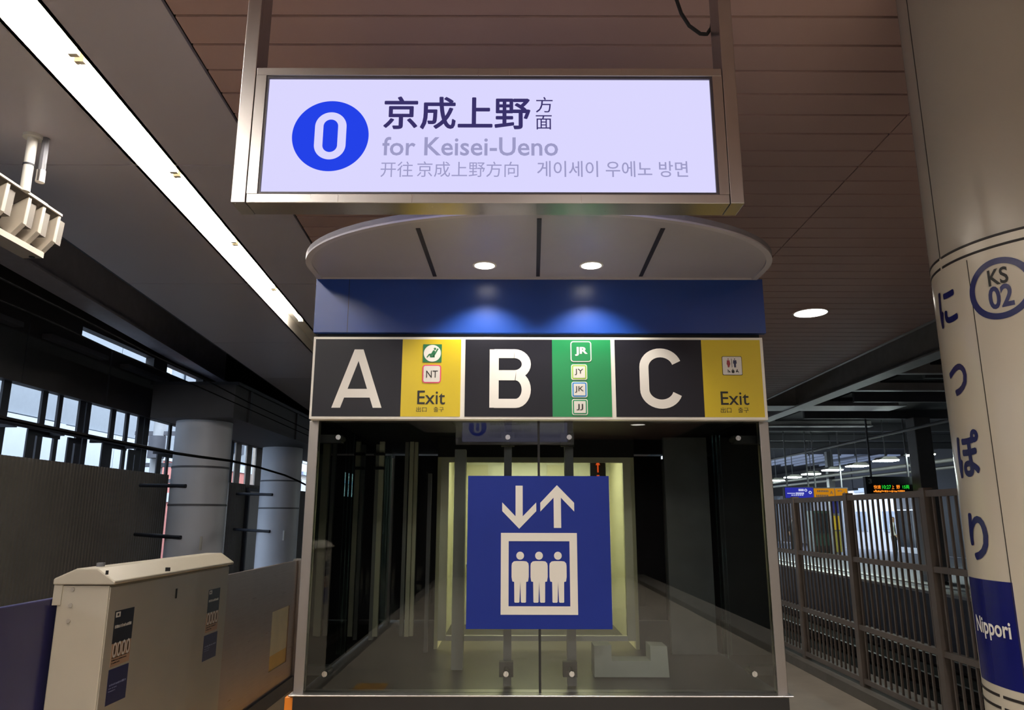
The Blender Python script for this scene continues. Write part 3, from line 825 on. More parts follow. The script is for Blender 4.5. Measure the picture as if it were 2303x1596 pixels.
mb = MB().prism([(c.x-.013, yi, c.z+.012), (c.x, yi, c.z+.04), (c.x+.013, yi, c.z+.012), (c.x+.004, yi, c.z+.012), (c.x+.004, yi, c.z-.03), (c.x-.004, yi, c.z-.03), (c.x-.004, yi, c.z+.012)], (0, -.001, 0))
mb.build('indicator_arrow', ORG, car)
text('1', lambda u, v: Vector((c.x-.008+.016*u, yi, c.z-.085+.04*v)), 'indicator_digit', ORG, car, .02)

# ================================================================== ELEVATOR PICTOGRAM (flat board on the glass)
YP = YE-.012
pb_ = thing('elevator_pictogram', 'square blue board with white arrows and three figures fixed to the elevator glass', 'sign', (atY(1213, 1414, YP).x, YP, atY(1213, 1414, YP).z))
bx0, bx1 = atY(1050.5, 1242, YP).x, atY(1373, 1242, YP).x
MB().box(bx0, bx1, YP-.004, YP+.003, atY(1213, 1414, YP).z, atY(1213, 1070, YP).z).build('board', mat('blue_pictogram_film', (12, 36, 122), .5, noise=.02, spec=.25), pb_)
PW = mat('pictogram_white', (212, 206, 194), .5, noise=.01)
YW_ = YP-.004
def q(pts): return [(x/2.397+640, y/2.397+930) for x, y in pts]
def adj(pts):   # picture outline -> upright outline using one reference row
    return [Vector((atY(x, 1242, YW_).x, YW_, atY(1213, y, YW_).z)) for x, y in pts]
MB().prism(adj(q([(1172,478),(1172,525),(1265,620),(1358,525),(1358,478),(1284,553),(1284,388),(1245,388),(1245,553)])), (0,-.001,0)).build('arrow_down', PW, pb_)
MB().prism(adj(q([(1472,385),(1565,480),(1565,527),(1493,452),(1493,615),(1453,615),(1453,452),(1380,527),(1380,480)])), (0,-.001,0)).build('arrow_up', PW, pb_)
MB().ring(adj([(1126.5,1198),(1298,1198),(1298,1382),(1126.5,1382)]), adj([(1144,1216.5),(1281,1216.5),(1281,1363),(1144,1363)]), (0,-.001,0)).build('cabin_outline', PW, pb_)
for hx in (1270, 1371.5, 1473):
    hc = adj(q([(hx, 765)]))[0]
    mb = MB().prism(circ(hc.x, hc.z, .0165, YW_, 24), (0,-.001,0))
    body = [(-46,820),(-44,806),(-34,796),(-20,794),(20,794),(34,796),(44,806),(46,820),(46,880),(42,904),(32,906),(31,1015),(27,1018),(8,1018),(4,1014),(0,904),(-4,1014),(-8,1018),(-27,1018),(-31,1015),(-32,906),(-42,904),(-46,880)]
    # two halves keep the outline simple
    lft = [(-46,820),(-44,806),(-34,796),(-20,794),(0,794),(0,904),(-4,1014),(-8,1018),(-27,1018),(-31,1015),(-32,906),(-42,904),(-46,880)]
    rgt = [(-a, b) for a, b in lft]
    mb.prism(adj(q([(hx+a, b) for a, b in lft])), (0,-.001,0)).prism(adj(q([(hx+a, b) for a, b in rgt])), (0,-.001,0))
    mb.build('figure', PW, pb_)

# ================================================================== A B C EXIT PANEL
YA = YE-.06
ab = thing('exit_guide_panel', 'long white-framed guide panel lettered A B C with yellow and green fields', 'sign', (ECX, YA, zab0))
ax0, ax1 = atY(694.5, 943, YA).x, atY(1728, 943, YA).x
MB().box(ax0, ax1, YA, YE-.0082, zab0, zab1).build('panel', mat('white_panel_film', (226, 220, 208), .35, noise=.01), ab, bevel=.002)
BLK = mat('dark_navy_film', (22, 21, 30), .45, noise=.02, spec=.3); YEL = mat('yellow_film', (204, 178, 22), .38, noise=.02); GRN = mat('green_film', (24, 128, 72), .38, noise=.02)
LW = mat('letter_white_film', (226, 220, 210), .4, noise=.01)
FIELD = []
za0, za1 = atY(1213, 937, YA).z, atY(1213, 763.5, YA).z
for x0, x1, m, nm in ((700.4,900,BLK,'letter_field'),(900,1034.5,YEL,'exit_field'),(1044.5,1243,BLK,'letter_field'),(1243,1377,GRN,'line_field'),(1386.5,1585.5,BLK,'letter_field'),(1585.5,1720.5,YEL,'exit_field')):
    FIELD.append(MB().box(atY(x0, 937, YA).x, atY(x1, 937, YA).x, YA-.0012, YA, za0, za1).build(nm, m, ab))
yl = YA-.0022
def at_(body, box, m, bold=0.0, yref=None): text(body, boxY(*box, yl, yref), 'lettering', m, FIELD[1] if box[0] < 1100 else FIELD[5], bold)
def glyph(strokes, box, w, nm, yref):
    """even-stroke letter: every stroke a thick centre line in the unit box"""
    f = boxY(*box, yl, yref); p0, p1 = f(0, 0), f(1, 1); sw, sh = p1.x-p0.x, p1.z-p0.z
    mb = MB()
    for k, st in enumerate(strokes):
        P = [Vector((p0.x+sw*u, yl-k*6e-5, p0.z+sh*v)) for u, v in st]
        L, R_ = [], []
        for i, c in enumerate(P):
            d = (P[min(i+1, len(P)-1)]-P[max(i-1, 0)]).normalized(); nrm = Vector((-d.z, 0, d.x))*w/2
            L.append(c+nrm); R_.append(c-nrm)
        n = len(P); mb.add(L+R_, [(i, i+1, n+i+1, n+i) for i in range(n-1)])
    return mb.build(nm, LW, FIELD[2] if nm == 'letter_b' else FIELD[4])
def arcp(cu, cv, ru, rv, a0, a1, n=14): return [(cu+ru*math.cos(math.radians(a0+(a1-a0)*k/n)), cv+rv*math.sin(math.radians(a0+(a1-a0)*k/n))) for k in range(n+1)]
ws = .0405
# A as an outline with its counter, B and C as strokes
f = boxY(745, 785.5, 858, 916.5, yl, 916); A_ = lambda u, v: f(u, v)
mb = MB()
for poly in ([(0,0),(.175,0),(.255,.215),(.745,.215),(.825,0),(1,0),(.585,1),(.5,1),(.5,.80),(.5,.80)],):
    pass
mb.add([A_(*p) for p in ((0,0),(.175,0),(.5,.80),(.5,1),(.41,1))], [(0,1,2,3,4)])
mb.add([A_(*p) for p in ((1,0),(.825,0),(.5,.80),(.5,1),(.59,1))], [(4,3,2,1,0)])
mb.add([A_(*p) for p in ((.245,.172),(.755,.172),(.695,.320),(.305,.320))], [(0,1,2,3)])
mb.build('letter_a', LW, FIELD[0])
bu, bv = .11, .073
glyph([[(bu, 0), (bu, 1)], [(bu, 1-bv), (.60, 1-bv)]+arcp(.60, .745, .295, .182, 90, -90)+[(bu, .563)],
       [(bu, .563-.02), (.63, .543)]+arcp(.63, .308, .262, .235, 90, -90)+[(bu, bv)]], (1101, 785.5, 1193.5, 916.5), ws, 'letter_b', 860)
glyph([arcp(.5, .685, .40, .245, 18, 180, 16)+arcp(.5, .315, .40, .245, 180, 342, 16)], (1440, 784, 1534, 918), ws, 'letter_c', 860)
INK = mat('black_ink', (28, 26, 22), .5)
at_('Exit', (938.5, 878, 1001, 909), INK, .006); at_('Exit', (1621, 880, 1684.5, 910.5), INK, .006)
for bx_ in ((936, 914.5, 959.5, 926, '出口'), (975, 914.5, 998, 926, '출구'), (1621, 916, 1645, 928, '出口'), (1660, 916, 1684, 928, '출구')):
    at_(bx_[4], bx_[:4], INK)
def badge(x0, y0, x1, y1, border, inner_, bw, r_, label_, inkm, bold, tb, outer=None):
    a, b = atY(x0, (y0+y1)/2, yl), atY(x1, (y0+y1)/2, yl); zt_, zb_ = atY(x0, y0, yl).z, atY(x0, y1, yl).z
    cx, cz, hw, hh = (a.x+b.x)/2, (zt_+zb_)/2, (b.x-a.x)/2, (zt_-zb_)/2
    y = yl
    if outer:
        bg_ = MB().prism(rrect(cx, cz, hw, hh, r_, y), (0,-.0006,0)).build('line_badge', outer, ab); y -= .0006; hw -= .0035; hh -= .0035; r_ *= .8
        MB().prism(rrect(cx, cz, hw, hh, r_, y), (0,-.0006,0)).build('badge_border', border, bg_)
    else: bg_ = MB().prism(rrect(cx, cz, hw, hh, r_, y), (0,-.0006,0)).build('line_badge', border, ab)
    MB().prism(rrect(cx, cz, hw-bw, hh-bw, max(.002, r_-bw), y-.0006), (0,-.0006,0)).build('badge_face', inner_, bg_)
    f = boxY(*tb, y-.0018)
    text(label_, f, 'lettering', inkm, bg_, bold)
PINK = mat('pink_film', (216, 64, 104), .4); LGRN = mat('lime_film', (150, 190, 70), .4); SKYB = mat('sky_blue_film', (40, 130, 200), .4); DGRN = mat('deep_green_film', (40, 140, 90), .4)
PALEF = mat('pale_badge_film', (214, 208, 198), .4)
badge(950, 820, 992, 861, PINK, PALEF, .005, .013, 'NT', INK, 0, (958.5, 833, 984.5, 849))
badge(1283, 767, 1330, 813.5, LW, GRN, .0045, .013, 'JR', LW, .04, (1293, 780, 1321.5, 800))
badge(1284.5, 819, 1320.5, 854, LGRN, PALEF, .0055, .009, 'JY', INK, 0, (1292.5, 829, 1312, 843), LW)
badge(1285.5, 858, 1321, 893.5, SKYB, PALEF, .0055, .009, 'JK', INK, 0, (1293, 868, 1313, 882.5), LW)
badge(1286.5, 897, 1322, 933, DGRN, PALEF, .0055, .009, 'JJ', INK, 0, (1296.5, 908, 1311.5, 922), LW)
# green square with a reclining passenger
a, b = atY(951.5, 794, yl), atY(993.5, 794, yl); zt_, zb_ = atY(970, 774, yl).z, atY(970, 814.5, yl).z
GS = mat('emblem_green_film', (34, 110, 64), .4)
MB().box(a.x, b.x, yl-.0006, yl, zb_, zt_).build('emblem_square', GS, ab); EM = bpy.context.scene.collection.objects[-1]
cx, cz = (a.x+b.x)/2, (zt_+zb_)/2
MB().prism(circ(cx, cz, (b.x-a.x)*.46, yl-.0006, 36), (0,-.0006,0)).build('emblem_disc', LW, EM)
def E(px, py): return Vector((atY(900+px/4.606, 794, yl).x, yl-.0012, atY(970, 750+py/4.606, yl).z))
mb = MB()
mb.prism([E(385,152), E(398,158), E(352,240), E(338,232)], (0,-.0005,0))
mb.prism([E(306,226), E(358,228), E(360,246), E(312,246)], (0,-.0005,0))
mb.prism([E(342,172), E(364,178), E(350,222), E(302,226), E(284,250), E(274,244), E(298,210), E(322,206)], (0,-.0005,0))
hc = E(360, 158); mb.prism([Vector((p.x, hc.y, p.z)) for p in circ(hc.x, hc.z, .0055, hc.y, 16)], (0,-.0005,0))
mb.build('emblem_figure', GS, EM)
# toilet pictogram
a, b = atY(1624, 822, yl), atY(1669, 822, yl); zt_, zb_ = atY(1646, 801, yl).z, atY(1646, 843.5, yl).z
cx, cz, hw = (a.x+b.x)/2, (zt_+zb_)/2, (b.x-a.x)/2
MB().prism(rrect(cx, cz, hw, (zt_-zb_)/2, .006, yl), (0,-.0006,0)).build('toilet_plate', INK, ab); TP = bpy.context.scene.collection.objects[-1]
MB().prism(rrect(cx, cz, hw-.0022, (zt_-zb_)/2-.0022, .005, yl-.0006), (0,-.0006,0)).build('toilet_face', PALEF, TP)
def T(px, py): return Vector((atY(1550+px/7.6, 822, yl).x, yl-.0013, atY(1646, 750+py/7.6, yl).z))
RED = mat('toilet_red', (150, 50, 58), .5); NAV = mat('toilet_navy', (40, 44, 76), .5)
mb = MB(); h = T(670, 436); mb.prism(circ(h.x, h.z, .0026, h.y, 12), (0,-.0004,0))
mb.prism([T(648,455), T(692,455), T(704,520), T(694,540), T(682,578), T(660,578), T(652,540), T(640,520)], (0,-.0004,0)); mb.build('toilet_woman', RED, TP)
mb = MB(); h = T(780, 436); mb.prism(circ(h.x, h.z, .0026, h.y, 12), (0,-.0004,0))
mb.prism([T(755,455), T(808,455), T(814,510), T(800,515), T(798,578), T(766,578), T(762,515), T(750,510)], (0,-.0004,0)); mb.build('toilet_man', NAV, TP)
mb = MB().prism([T(722,428), T(730,428), T(734,578), T(726,578)], (0,-.0004,0)); mb.build('toilet_divider', INK, TP)
def ringT(c, r1, r2): 
    return MB().ring(circ(c.x, c.z, r1, c.y, 20), circ(c.x, c.z, r2, c.y, 20), (0,-.0004,0))
mb = ringT(T(668, 650), .0052, .0038); mb.prism([T(650,612), T(660,612), T(668,640), T(690,642), T(700,664), T(690,666), T(682,652), T(660,650)], (0,-.0004,0)); mb.build('wheelchair_mark', INK, TP)
mb = MB(); h = T(740, 610); mb.prism(circ(h.x, h.z, .0022, h.y, 12), (0,-.0004,0)); mb.prism([T(722,622), T(760,622), T(768,650), T(760,675), T(724,675), T(716,650)], (0,-.0004,0)); mb.build('ostomate_mark', INK, TP)
mb = MB().prism([T(788,655), T(812,610), T(822,608), T(820,640), T(836,640), T(840,672), T(832,672), T(828,650), T(800,662)], (0,-.0004,0)); mb.build('baby_mark', INK, TP)

# ================================================================== CANOPY OVER THE DOORWAY
ZK = zbl1
cl_, cr_, cf = atZ(692, 600, ZK), atZ(1731, 600, ZK), atZ(1213, 475, ZK)
kx, ka, ky = (cl_.x+cr_.x)/2, (cr_.x-cl_.x)/2, 3.08
kb = ky-cf.y
cn = thing('elevator_canopy', 'grey half-oval canopy projecting above the blue elevator fascia', 'canopy', (kx, YE, ZK))
CANM = mat('grey_canopy_soffit', (158, 154, 160), .35, noise=.02)
def kpt(t, s=1.0): return (kx+ka*s*math.cos(t), ky-kb*s*math.sin(t))
yk = YE-.032
seams = [(atZ(940, 515, ZK), atZ(978, 622, ZK)), (atZ(1213, 493, ZK), atZ(1210, 622, ZK)), (atZ(1491, 515, ZK), atZ(1441, 622, ZK))]
N = 64
outline = [(kx+ka, yk)] + [kpt(math.pi*k/N) for k in range(N+1)] + [(kx-ka, yk)]
MB().prism([(x, y, ZK+.004) for x, y in outline], (0, 0, .022)).build('canopy_slab', CANM, cn, smooth=False)
ro = [Vector((x, y, ZK-.004)) for x, y in outline]
ri = [Vector((kx+(x-kx)*.975, min(yk, ky+(y-ky)*.965) , ZK-.004)) for x, y in outline]
MB().ring(ro, ri, (0, 0, .03)).build('rim', mat('canopy_rim', (172, 168, 174), .35), cn)
SLOT = mat('canopy_slot_black', (20, 18, 34), .6)
for p, q_ in seams:
    d_ = (q_-p).normalized(); s_ = Vector((d_.y, -d_.x, 0))*.0085
    MB().prism([p-s_+Vector((0,0,.0035)), p+s_+Vector((0,0,.0035)), q_+s_+Vector((0,0,.0035)), q_-s_+Vector((0,0,.0035))], (0,0,-.003)).build('slot', SLOT, cn)
for px in (1090, 1330):
    p = atZ(px, 598, ZK)
    t = thing('downlight', 'small round downlight in the grey canopy above the letters ' + ('A and B' if px < 1200 else 'B and C'), 'light', (p.x, p.y, ZK), 'canopy downlights')
    ro = [(p.x+.052*math.cos(2*math.pi*k/40), p.y+.052*math.sin(2*math.pi*k/40), ZK+.0005) for k in range(40)]
    ri = [(p.x+.044*math.cos(2*math.pi*k/40), p.y+.044*math.sin(2*math.pi*k/40), ZK+.0005) for k in range(40)]
    MB().ring(ro, ri, (0,0,.0034)).build('rim', WHITEV, t)
    MB().prism(ri, (0,0,.002)).build('diffuser', GLOWW, t)
    point_light('downlight_lamp', (p.x, p.y, ZK-.012), SPOT_CANOPY, (1.0, .95, .88), t, spot=116, blend=.6, radius=.02)

# ================================================================== PLATFORM GATES ON THE LEFT
GX = -1.81
gy0 = atX(239, 1400, GX).y; gy1 = atX(506, 1400, GX).y
zg = atX(239, 1318, GX).z
GD = .235
gt = thing('gate_housing', 'white platform gate housing with black and blue stickers', 'gate', (GX-GD/2, (gy0+gy1)/2, 0))
MB().box(GX-GD, GX-.006, gy0+.004, gy1, 0, zg).build('body', WHITEP, gt, bevel=.006)
MB().box(GX-.005, GX, gy0+.006, gy1-.004, .08, zg-.008).build('front_cover', mat('pale_grey_gate_cover', (166, 159, 145), .36, noise=.03), gt, bevel=.003)
lid = [(GX+.022, zg+.004), (GX+.026, zg+.018), (GX-.06, zg+.075), (GX-.155, zg+.075), (GX-GD-.02, zg+.03), (GX-GD-.02, zg+.004)]
MB().prism([(x, gy0-.012, z) for x, z in lid], (0, gy1-gy0+.02, 0)).build('lid', WHITEP, gt, bevel=.006)
MB().box(GX-GD-.018, GX-GD+.02, gy0-.002, gy1, zg-.085, zg+.002).build('rear_flange', WHITEP, gt)
for py in (1325, 1361, 1396):
    c = atY(163-(py-1325)*.14, py, gy0)
    MB().cyl((c.x, gy0-.001, c.z), (c.x, gy0+.005, c.z), .009, 16).build('plug', mat('plug_grey', (168, 160, 148), .5), gt)
MB().cyl((GX-.12, gy0+.12, zg+.074), (GX-.12, gy0+.12, zg+.092), .018, 16).build('lid_cap', MIDSTEEL, gt, smooth=True)
c = atX(396, 1334, GX)
MB().box(GX, GX+.003, c.y-.008, c.y+.008, c.z-.025, c.z+.025).build('keyhole', BLACKM, gt)
for (px, py) in ((241, 1285), (375, 1278), (380, 1278)):
    c = atZ(px, py, zg+.072); MB().cyl((c.x, c.y, zg+.06), (c.x, c.y, zg+.077), .006, 10).build('lid_screw', BLACKM, gt)
STK = mat('black_sticker', (30, 32, 44), .4); STB = mat('navy_sticker', (34, 36, 84), .4); STO = mat('tan_sticker', (176, 140, 112), .45)
def sticker(x0, x1, yT, yB, m, nm, e=.0012):
    """sticker on the gate face by the picture position of its corners"""
    a, b = atX(x0, (yT+yB)/2, GX).y, atX(x1, (yT+yB)/2, GX).y
    z1, z0 = atX((x0+x1)/2, yT, GX).z, atX((x0+x1)/2, yB, GX).z
    MB().box(GX, GX+e, a, b, z0, z1).build(nm, m, gt)
    global STP
    STP = COL.objects[-1]
    return a, b, z0, z1
def marks(a, b, z0, z1, rows, m, nm):
    mb = MB()
    for (u0, u1, v0, v1) in rows:
        y = a+(b-a)*u0; yy = a+(b-a)*u1
        n = max(1, int((u1-u0)*14))
        for i in range(n):
            s0 = y+(yy-y)*i/n; s1 = s0+(yy-y)/n*random.uniform(.45, .85)
            mb.box(GX+.0012, GX+.0018, s0, s1, z0+(z1-z0)*v0, z0+(z1-z0)*(v1-random.uniform(0, .3)*(v1-v0)))
    mb.build(nm, m, STP, kind='stuff')
def sticker_set(s):
    o = sticker(*s[0], STK, 'black_sticker')
    a, b, z0, z1 = o
    MB().ring([Vector((GX+.0013, a+(b-a)*u, z0+(z1-z0)*v)) for u, v in ((.05,.80),(.27,.80),(.27,.96),(.05,.96))],
              [Vector((GX+.0013, a+(b-a)*u, z0+(z1-z0)*v)) for u, v in ((.11,.84),(.21,.84),(.21,.92),(.11,.92))], (.0008,0,0)).build('sticker_logo', WHITEV, STP)
    marks(*o, [(.06, .92, .46, .56)], WHITEV, 'sticker_line')
    o = sticker(*s[1], STO, 'tan_sticker')
    a, b, z0, z1 = o
    for i in range(4):
        cy = a+(b-a)*(.15+.235*i); cz = z0+(z1-z0)*.72; r1 = (b-a)*.085
        def el_(k, s_): return Vector((GX+.0013, cy+k*r1*math.cos(s_), cz+k*r1*2.0*math.sin(s_)))
        mb = MB().ring([el_(1.15, 2*math.pi*k/20) for k in range(20)], [el_(.85, 2*math.pi*k/20) for k in range(20)], (.0006,0,0))
        mb.build('ban_ring', WHITEV, STP)
        MB().box(GX+.0012, GX+.0018, cy-r1*.25, cy+r1*.25, cz-r1*1.2, cz+r1*1.3).build('ban_figure', INK, STP)
    marks(*o, [(.05, .95, .36, .42), (.05, .85, .24, .30), (.05, .5, .12, .18)], INK, 'sticker_line')
    o = sticker(*s[2], STB, 'navy_sticker')
    marks(*o, [(.1, .95, .52, .58), (.08, .5, .44, .47), (.08, .45, .36, .39)], mat('pale_blue_ink', (130, 134, 170), .5), 'sticker_line')
sticker_set(((256, 298, 1370, 1440), (250, 291, 1443, 1492), (241, 284, 1500, 1576)))
sticker_set(((468, 493, 1324, 1374), (463, 489, 1377, 1418), (457, 486, 1425, 1480)))
# gate leaves
BLUEG = mat('dark_blue_gate_leaf', (46, 44, 92), .3, noise=.05)
z_ = atX(130, 1342, -2.08).z
lf = thing('gate_leaf', 'dark blue sliding gate leaf beside the white gate housing', 'gate', (-2.08, 2.2, 0))
MB().box(-2.095, -2.067, .9, gy0+.05, .12, z_).build('leaf_panel', BLUEG, lf, bevel=.004)
MB().box(-2.10, -2.066, .9, gy0+.05, .05, .12).build('bottom_rail', STEEL_DULL, lf)
MB().box(-2.10, -2.066, .86, .90, 0, z_).build('edge_stile', STEEL_DULL, lf)
gxe = atX(655, 1400, GX-.03).y
zl = atX(672, 1259, GX-.03).z
lf2 = thing('gate_leaf', 'brushed steel gate leaf with a cream-painted bright window beyond the white gate housing', 'gate', (GX-.03, (gy1+gxe)/2, 0))
LEAFM = brushed('gate_leaf_steel', (168, 148, 136), .30, sx=120, sz=3)
ywa, ywb = atX(607, 1420, GX-.03).y, atX(645, 1420, GX-.03).y
zwa, zwb = atX(625, 1497, GX-.03).z, atX(625, 1370, GX-.03).z
zsk = atX(653, 1519, GX-.03).z
X0_, X1_ = GX-.045, GX-.02
MB().box(X0_, X1_, gy1+.009, ywa, zsk, zl).build('leaf_panel', LEAFM, lf2)
MB().box(X0_, X1_, ywa, ywb, zsk, zwa).build('leaf_panel', LEAFM, lf2)
MB().box(X0_, X1_, ywa, ywb, zwb, zl).build('leaf_panel', LEAFM, lf2)
MB().box(X0_, X1_, ywb, gxe+.06, zsk, zl).build('leaf_panel', LEAFM, lf2)
zy = zwa+(zwb-zwa)*.25  # opaque cream and yellow paint in the bright look of clear glass
MB().box(X0_+.004, X1_-.008, ywa, ywb, zy, zwb).build('window_panel', mat('cream_pane_brightness', (206, 196, 160), .4), lf2)
MB().box(X0_+.004, X1_-.008, ywa, ywb, zwa, zy).build('window_band', mat('yellow_pane_brightness', (206, 164, 66), .4), lf2)
MB().box(X0_-.01, X1_+.02, gy1+.009, gxe+2.2, zsk-.10, zsk).build('skirting_bar', DARKSTEEL, lf2)
MB().box(X0_, X1_, gy1+.009, gxe+2.2, .04, zsk-.10).build('kick_panel', mat('beige_kick_panel', (176, 166, 146), .5), lf2)
MB().box(X0_-.02, X1_+.03, gxe+.07, gxe+.17, .0, zl+.01).build('gate_post', STEEL_DULL, lf2)
MB().box(X0_, X1_, gxe+.18, gxe+2.2, zsk, zl).build('leaf_panel', LEAFM, lf2)
# housings along the platform behind the viewer, mirrored in the glass
for dy in (-4.6,):
    g2 = copy_tree(gt, (0, dy, 0)); g2['label'] = 'white platform gate housing by the near end of the blue gate leaf'

# ================================================================== DRIVER MONITOR CLUSTER
pz = 3.36
m1, m2 = atZ(28, 412, pz), atZ(131, 486, pz)
mx = (m1.x+m2.x)/2
pc = atZ(75, 305, ZC)
mc = thing('monitor_cluster', 'white cluster of hooded monitor boxes hanging on a pole from the grey ceiling', 'monitor', (pc.x, pc.y, ZC))
MW = mat('white_monitor_casing', (172, 162, 148), .4, noise=.02)
MB().cyl((pc.x, pc.y, pz), (pc.x, pc.y, ZC), .026, 20).build('pole', WHITEV, mc, smooth=True)
MB().cyl((pc.x, pc.y, ZC-.018), (pc.x, pc.y, ZC), .05, 24).build('pole_flange', WHITEV, mc, smooth=True)
MB().cyl((pc.x, pc.y, 3.515), (pc.x, pc.y, 3.525), .03, 20).build('pole_clip', DARKSTEEL, mc, smooth=True)
MB().tube([(pc.x+.055, pc.y+.03, ZC), (pc.x+.055, pc.y+.03, 3.50)], .019).build('conduit', MIDSTEEL, mc, smooth=True)
MB().cyl((pc.x+.055, pc.y+.03, 3.43), (pc.x+.055, pc.y+.03, 3.50), .024, 12).build('conduit_gland', STEEL, mc, smooth=True)
DKM = mat('monitor_casing_shaded', (104, 98, 92), .6)  # darker casing colour paints in the shade on the inner sides
MB().box(mx-.13, mx+.012, m1.y-.30, m2.y+.005, pz, pz+.012).build('top_plate', MW, mc)
MB().box(mx-.045, mx-.01, m1.y+.16, m1.y+.34, pz+.012, pz+.03).build('top_bracket', MW, mc)
teeth = [Vector((mx, atZ(px, py, pz).y, pz)) for px, py in ((28.5, 413), (63.6, 445), (94.3, 466), (128.3, 488))]
teeth = [teeth[0]-Vector((0, .16, 0))]+teeth
for k, P_ in enumerate(teeth):
    face = [(0, 0), (-.012, -.165), (-.07, -.235), (-.16, -.165), (-.113, -.07)]
    MB().prism([(P_.x+a, P_.y-.028, P_.z+b) for a, b in face], (0, .028, 0)).build('monitor_box', MW, mc, bevel=.003)
    lip = [(-.004, -.085), (.004, -.09), (-.008, -.168), (-.07, -.242), (-.158, -.172), (-.15, -.15), (-.068, -.215), (-.02, -.16)]
    MB().prism([(P_.x+a, P_.y-.040, P_.z+b) for a, b in face[1:4]], (0, .012, 0)).build('monitor_visor', MW, mc)
    q0 = teeth[k-1] if k else P_-Vector((0, .15, 0))
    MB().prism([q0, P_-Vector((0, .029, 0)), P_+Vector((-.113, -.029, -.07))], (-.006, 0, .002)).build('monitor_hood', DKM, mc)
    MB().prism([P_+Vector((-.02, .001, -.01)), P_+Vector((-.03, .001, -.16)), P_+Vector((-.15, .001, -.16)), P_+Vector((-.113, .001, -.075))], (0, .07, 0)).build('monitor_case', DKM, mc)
MB().box(mx-.17, mx-.05, m1.y-.26, m2.y-.02, pz-.275, pz-.24).build('lower_tray', MW, mc)
for k in (1, 4):
    MB().cyl((mx-.10, teeth[k].y-.06, pz-.279), (mx-.10, teeth[k].y-.06, pz-.27), .016, 14).build('cable_grommet', BLACKM, mc)
MB().box(mx-.19, mx-.165, m1.y-.28, m2.y-.0, pz-.26, pz).build('back_plate', DKM, mc)

# ================================================================== STATION NAME COLUMN
CC = Vector((1.866, 2.40, 0)); CR = .37
cdir = Vector((CC.x, CC.y, 0)).normalized(); cleft = Vector((-cdir.y, cdir.x, 0))
def onC(beta, z, e=0.0):
    return CC + (-cdir*math.cos(beta) + cleft*math.sin(beta))*(CR+e) + Vector((0, 0, z))
def px2C(px, py, e=0.0):
    """picture point -> (angle, height) on the column"""
    dv = ray(px, py); a = Vector((dv.x, dv.y)); b = Vector((CC.x, CC.y)); r_ = CR+e
    A = a.dot(a); B = -2*a.dot(b); C_ = b.dot(b)-r_*r_; disc = B*B-4*A*C_
    t = (-B-math.sqrt(max(0, disc)))/(2*A)
    p = O+dv*t; v = p-CC
    return math.atan2(v.dot(cleft), -v.dot(cdir)), p.z
zring = px2C(2201, 541)[1]; zlow = px2C(2240, 1560)[1]
kc = thing('station_column', 'big round white column wrapped with the station name panel', 'column', (CC.x, CC.y, 0))
CU = mat('glossy_grey_column_paint', (158, 149, 137), .22, noise=.02, nscale=1.0); CWR = mat('glossy_white_wrap', (190, 180, 162), .2, noise=.02, nscale=1.0)
MB().cyl((CC.x, CC.y, zring), (CC.x, CC.y, ZC+.02), CR, 96).build('upper_shaft', CU, kc, smooth=True)
MB().cyl((CC.x, CC.y, 0), (CC.x, CC.y, zring), CR, 96).build('lower_shaft', CWR, kc, smooth=True)
def arc(b0, b1, z0, z1, e0, e1, n=24):
    mb = MB()
    vs = []; fs = []
    for i in range(n+1):
        b = b0+(b1-b0)*i/n
        vs += [onC(b, z0, e0), onC(b, z1, e0), onC(b, z1, e1), onC(b, z0, e1)]
    for i in range(n):
        for j in range(4):
            fs.append((i*4+j, i*4+(j+1) % 4, (i+1)*4+(j+1) % 4, (i+1)*4+j))
    fs += [(0,3,2,1), (n*4, n*4+1, n*4+2, n*4+3)]
    return mb.add(vs, fs)
rad = math.radians
bj = px2C(2114, 577)[0]                                  # vertical joint of the upper shaft
bs = px2C(2177, 600)[0]                                  # joint beside the name strip
LINE = mat('dark_joint_line', (34, 28, 26), .6)
for z in (zring, zring-.035):
    for b0, b1 in ((bj+.02, rad(175)), (rad(-175), bj-.02)):
        arc(b0, b1, z-.004, z+.004, -.002, .0016, 60).build('ring_joint', LINE, kc)
for b0, b1 in ((bs+.02-.02, bs+.006), ):
    arc(b0, b1, zlow+.02, zring-.05, -.002, .0012, 2).build('vertical_joint', LINE, kc)
arc(bj-.004, bj+.004, zring, ZC, -.002, .0014, 2).build('vertical_joint', LINE, kc)
bl = px2C(2250, 1550)[0]
for z in (zlow, zlow-.035):
    for b0, b1 in ((bl+.02, rad(175)), (rad(-175), bl-.03)):
        arc(b0, b1, z-.004, z+.004, -.002, .0016, 60).build('ring_joint', LINE, kc)
NAVY = mat('navy_wrap_print', (18, 22, 92), .25, noise=.02)
bb0, bb1 = px2C(2184, 1330)[0], px2C(2279, 1330)[0]
zb1 = px2C(2240, 1306)[1]; zb0 = px2C(2250, 1543)[1]
BF = arc(bb1, bb0, zb0, zb1, -.002, .0010, 20).build('blue_field', NAVY, kc)
def ctext(body, b_left, b_right, z0, z1, m, bold=0.0, e=.0018, par=None):
    w_ = abs(b_left-b_right)*CR
    n = max(2, int(w_/.012))
    for bm in text_chars(body, bold, 4):
        for i in range(1, n):
            g = bm.verts[:]+bm.edges[:]+bm.faces[:]
            bmesh.ops.bisect_plane(bm, geom=g, plane_co=(i/n, 0, 0), plane_no=(1, 0, 0))
        for v in bm.verts:
            v.co = onC(b_left+(b_right-b_left)*v.co.x, z0+(z1-z0)*v.co.y, e+v.co.z)-worldloc(kc)
        me = bpy.data.meshes.new('lettering'); bm.to_mesh(me); bm.free()
        link('lettering', me, m, par or kc)
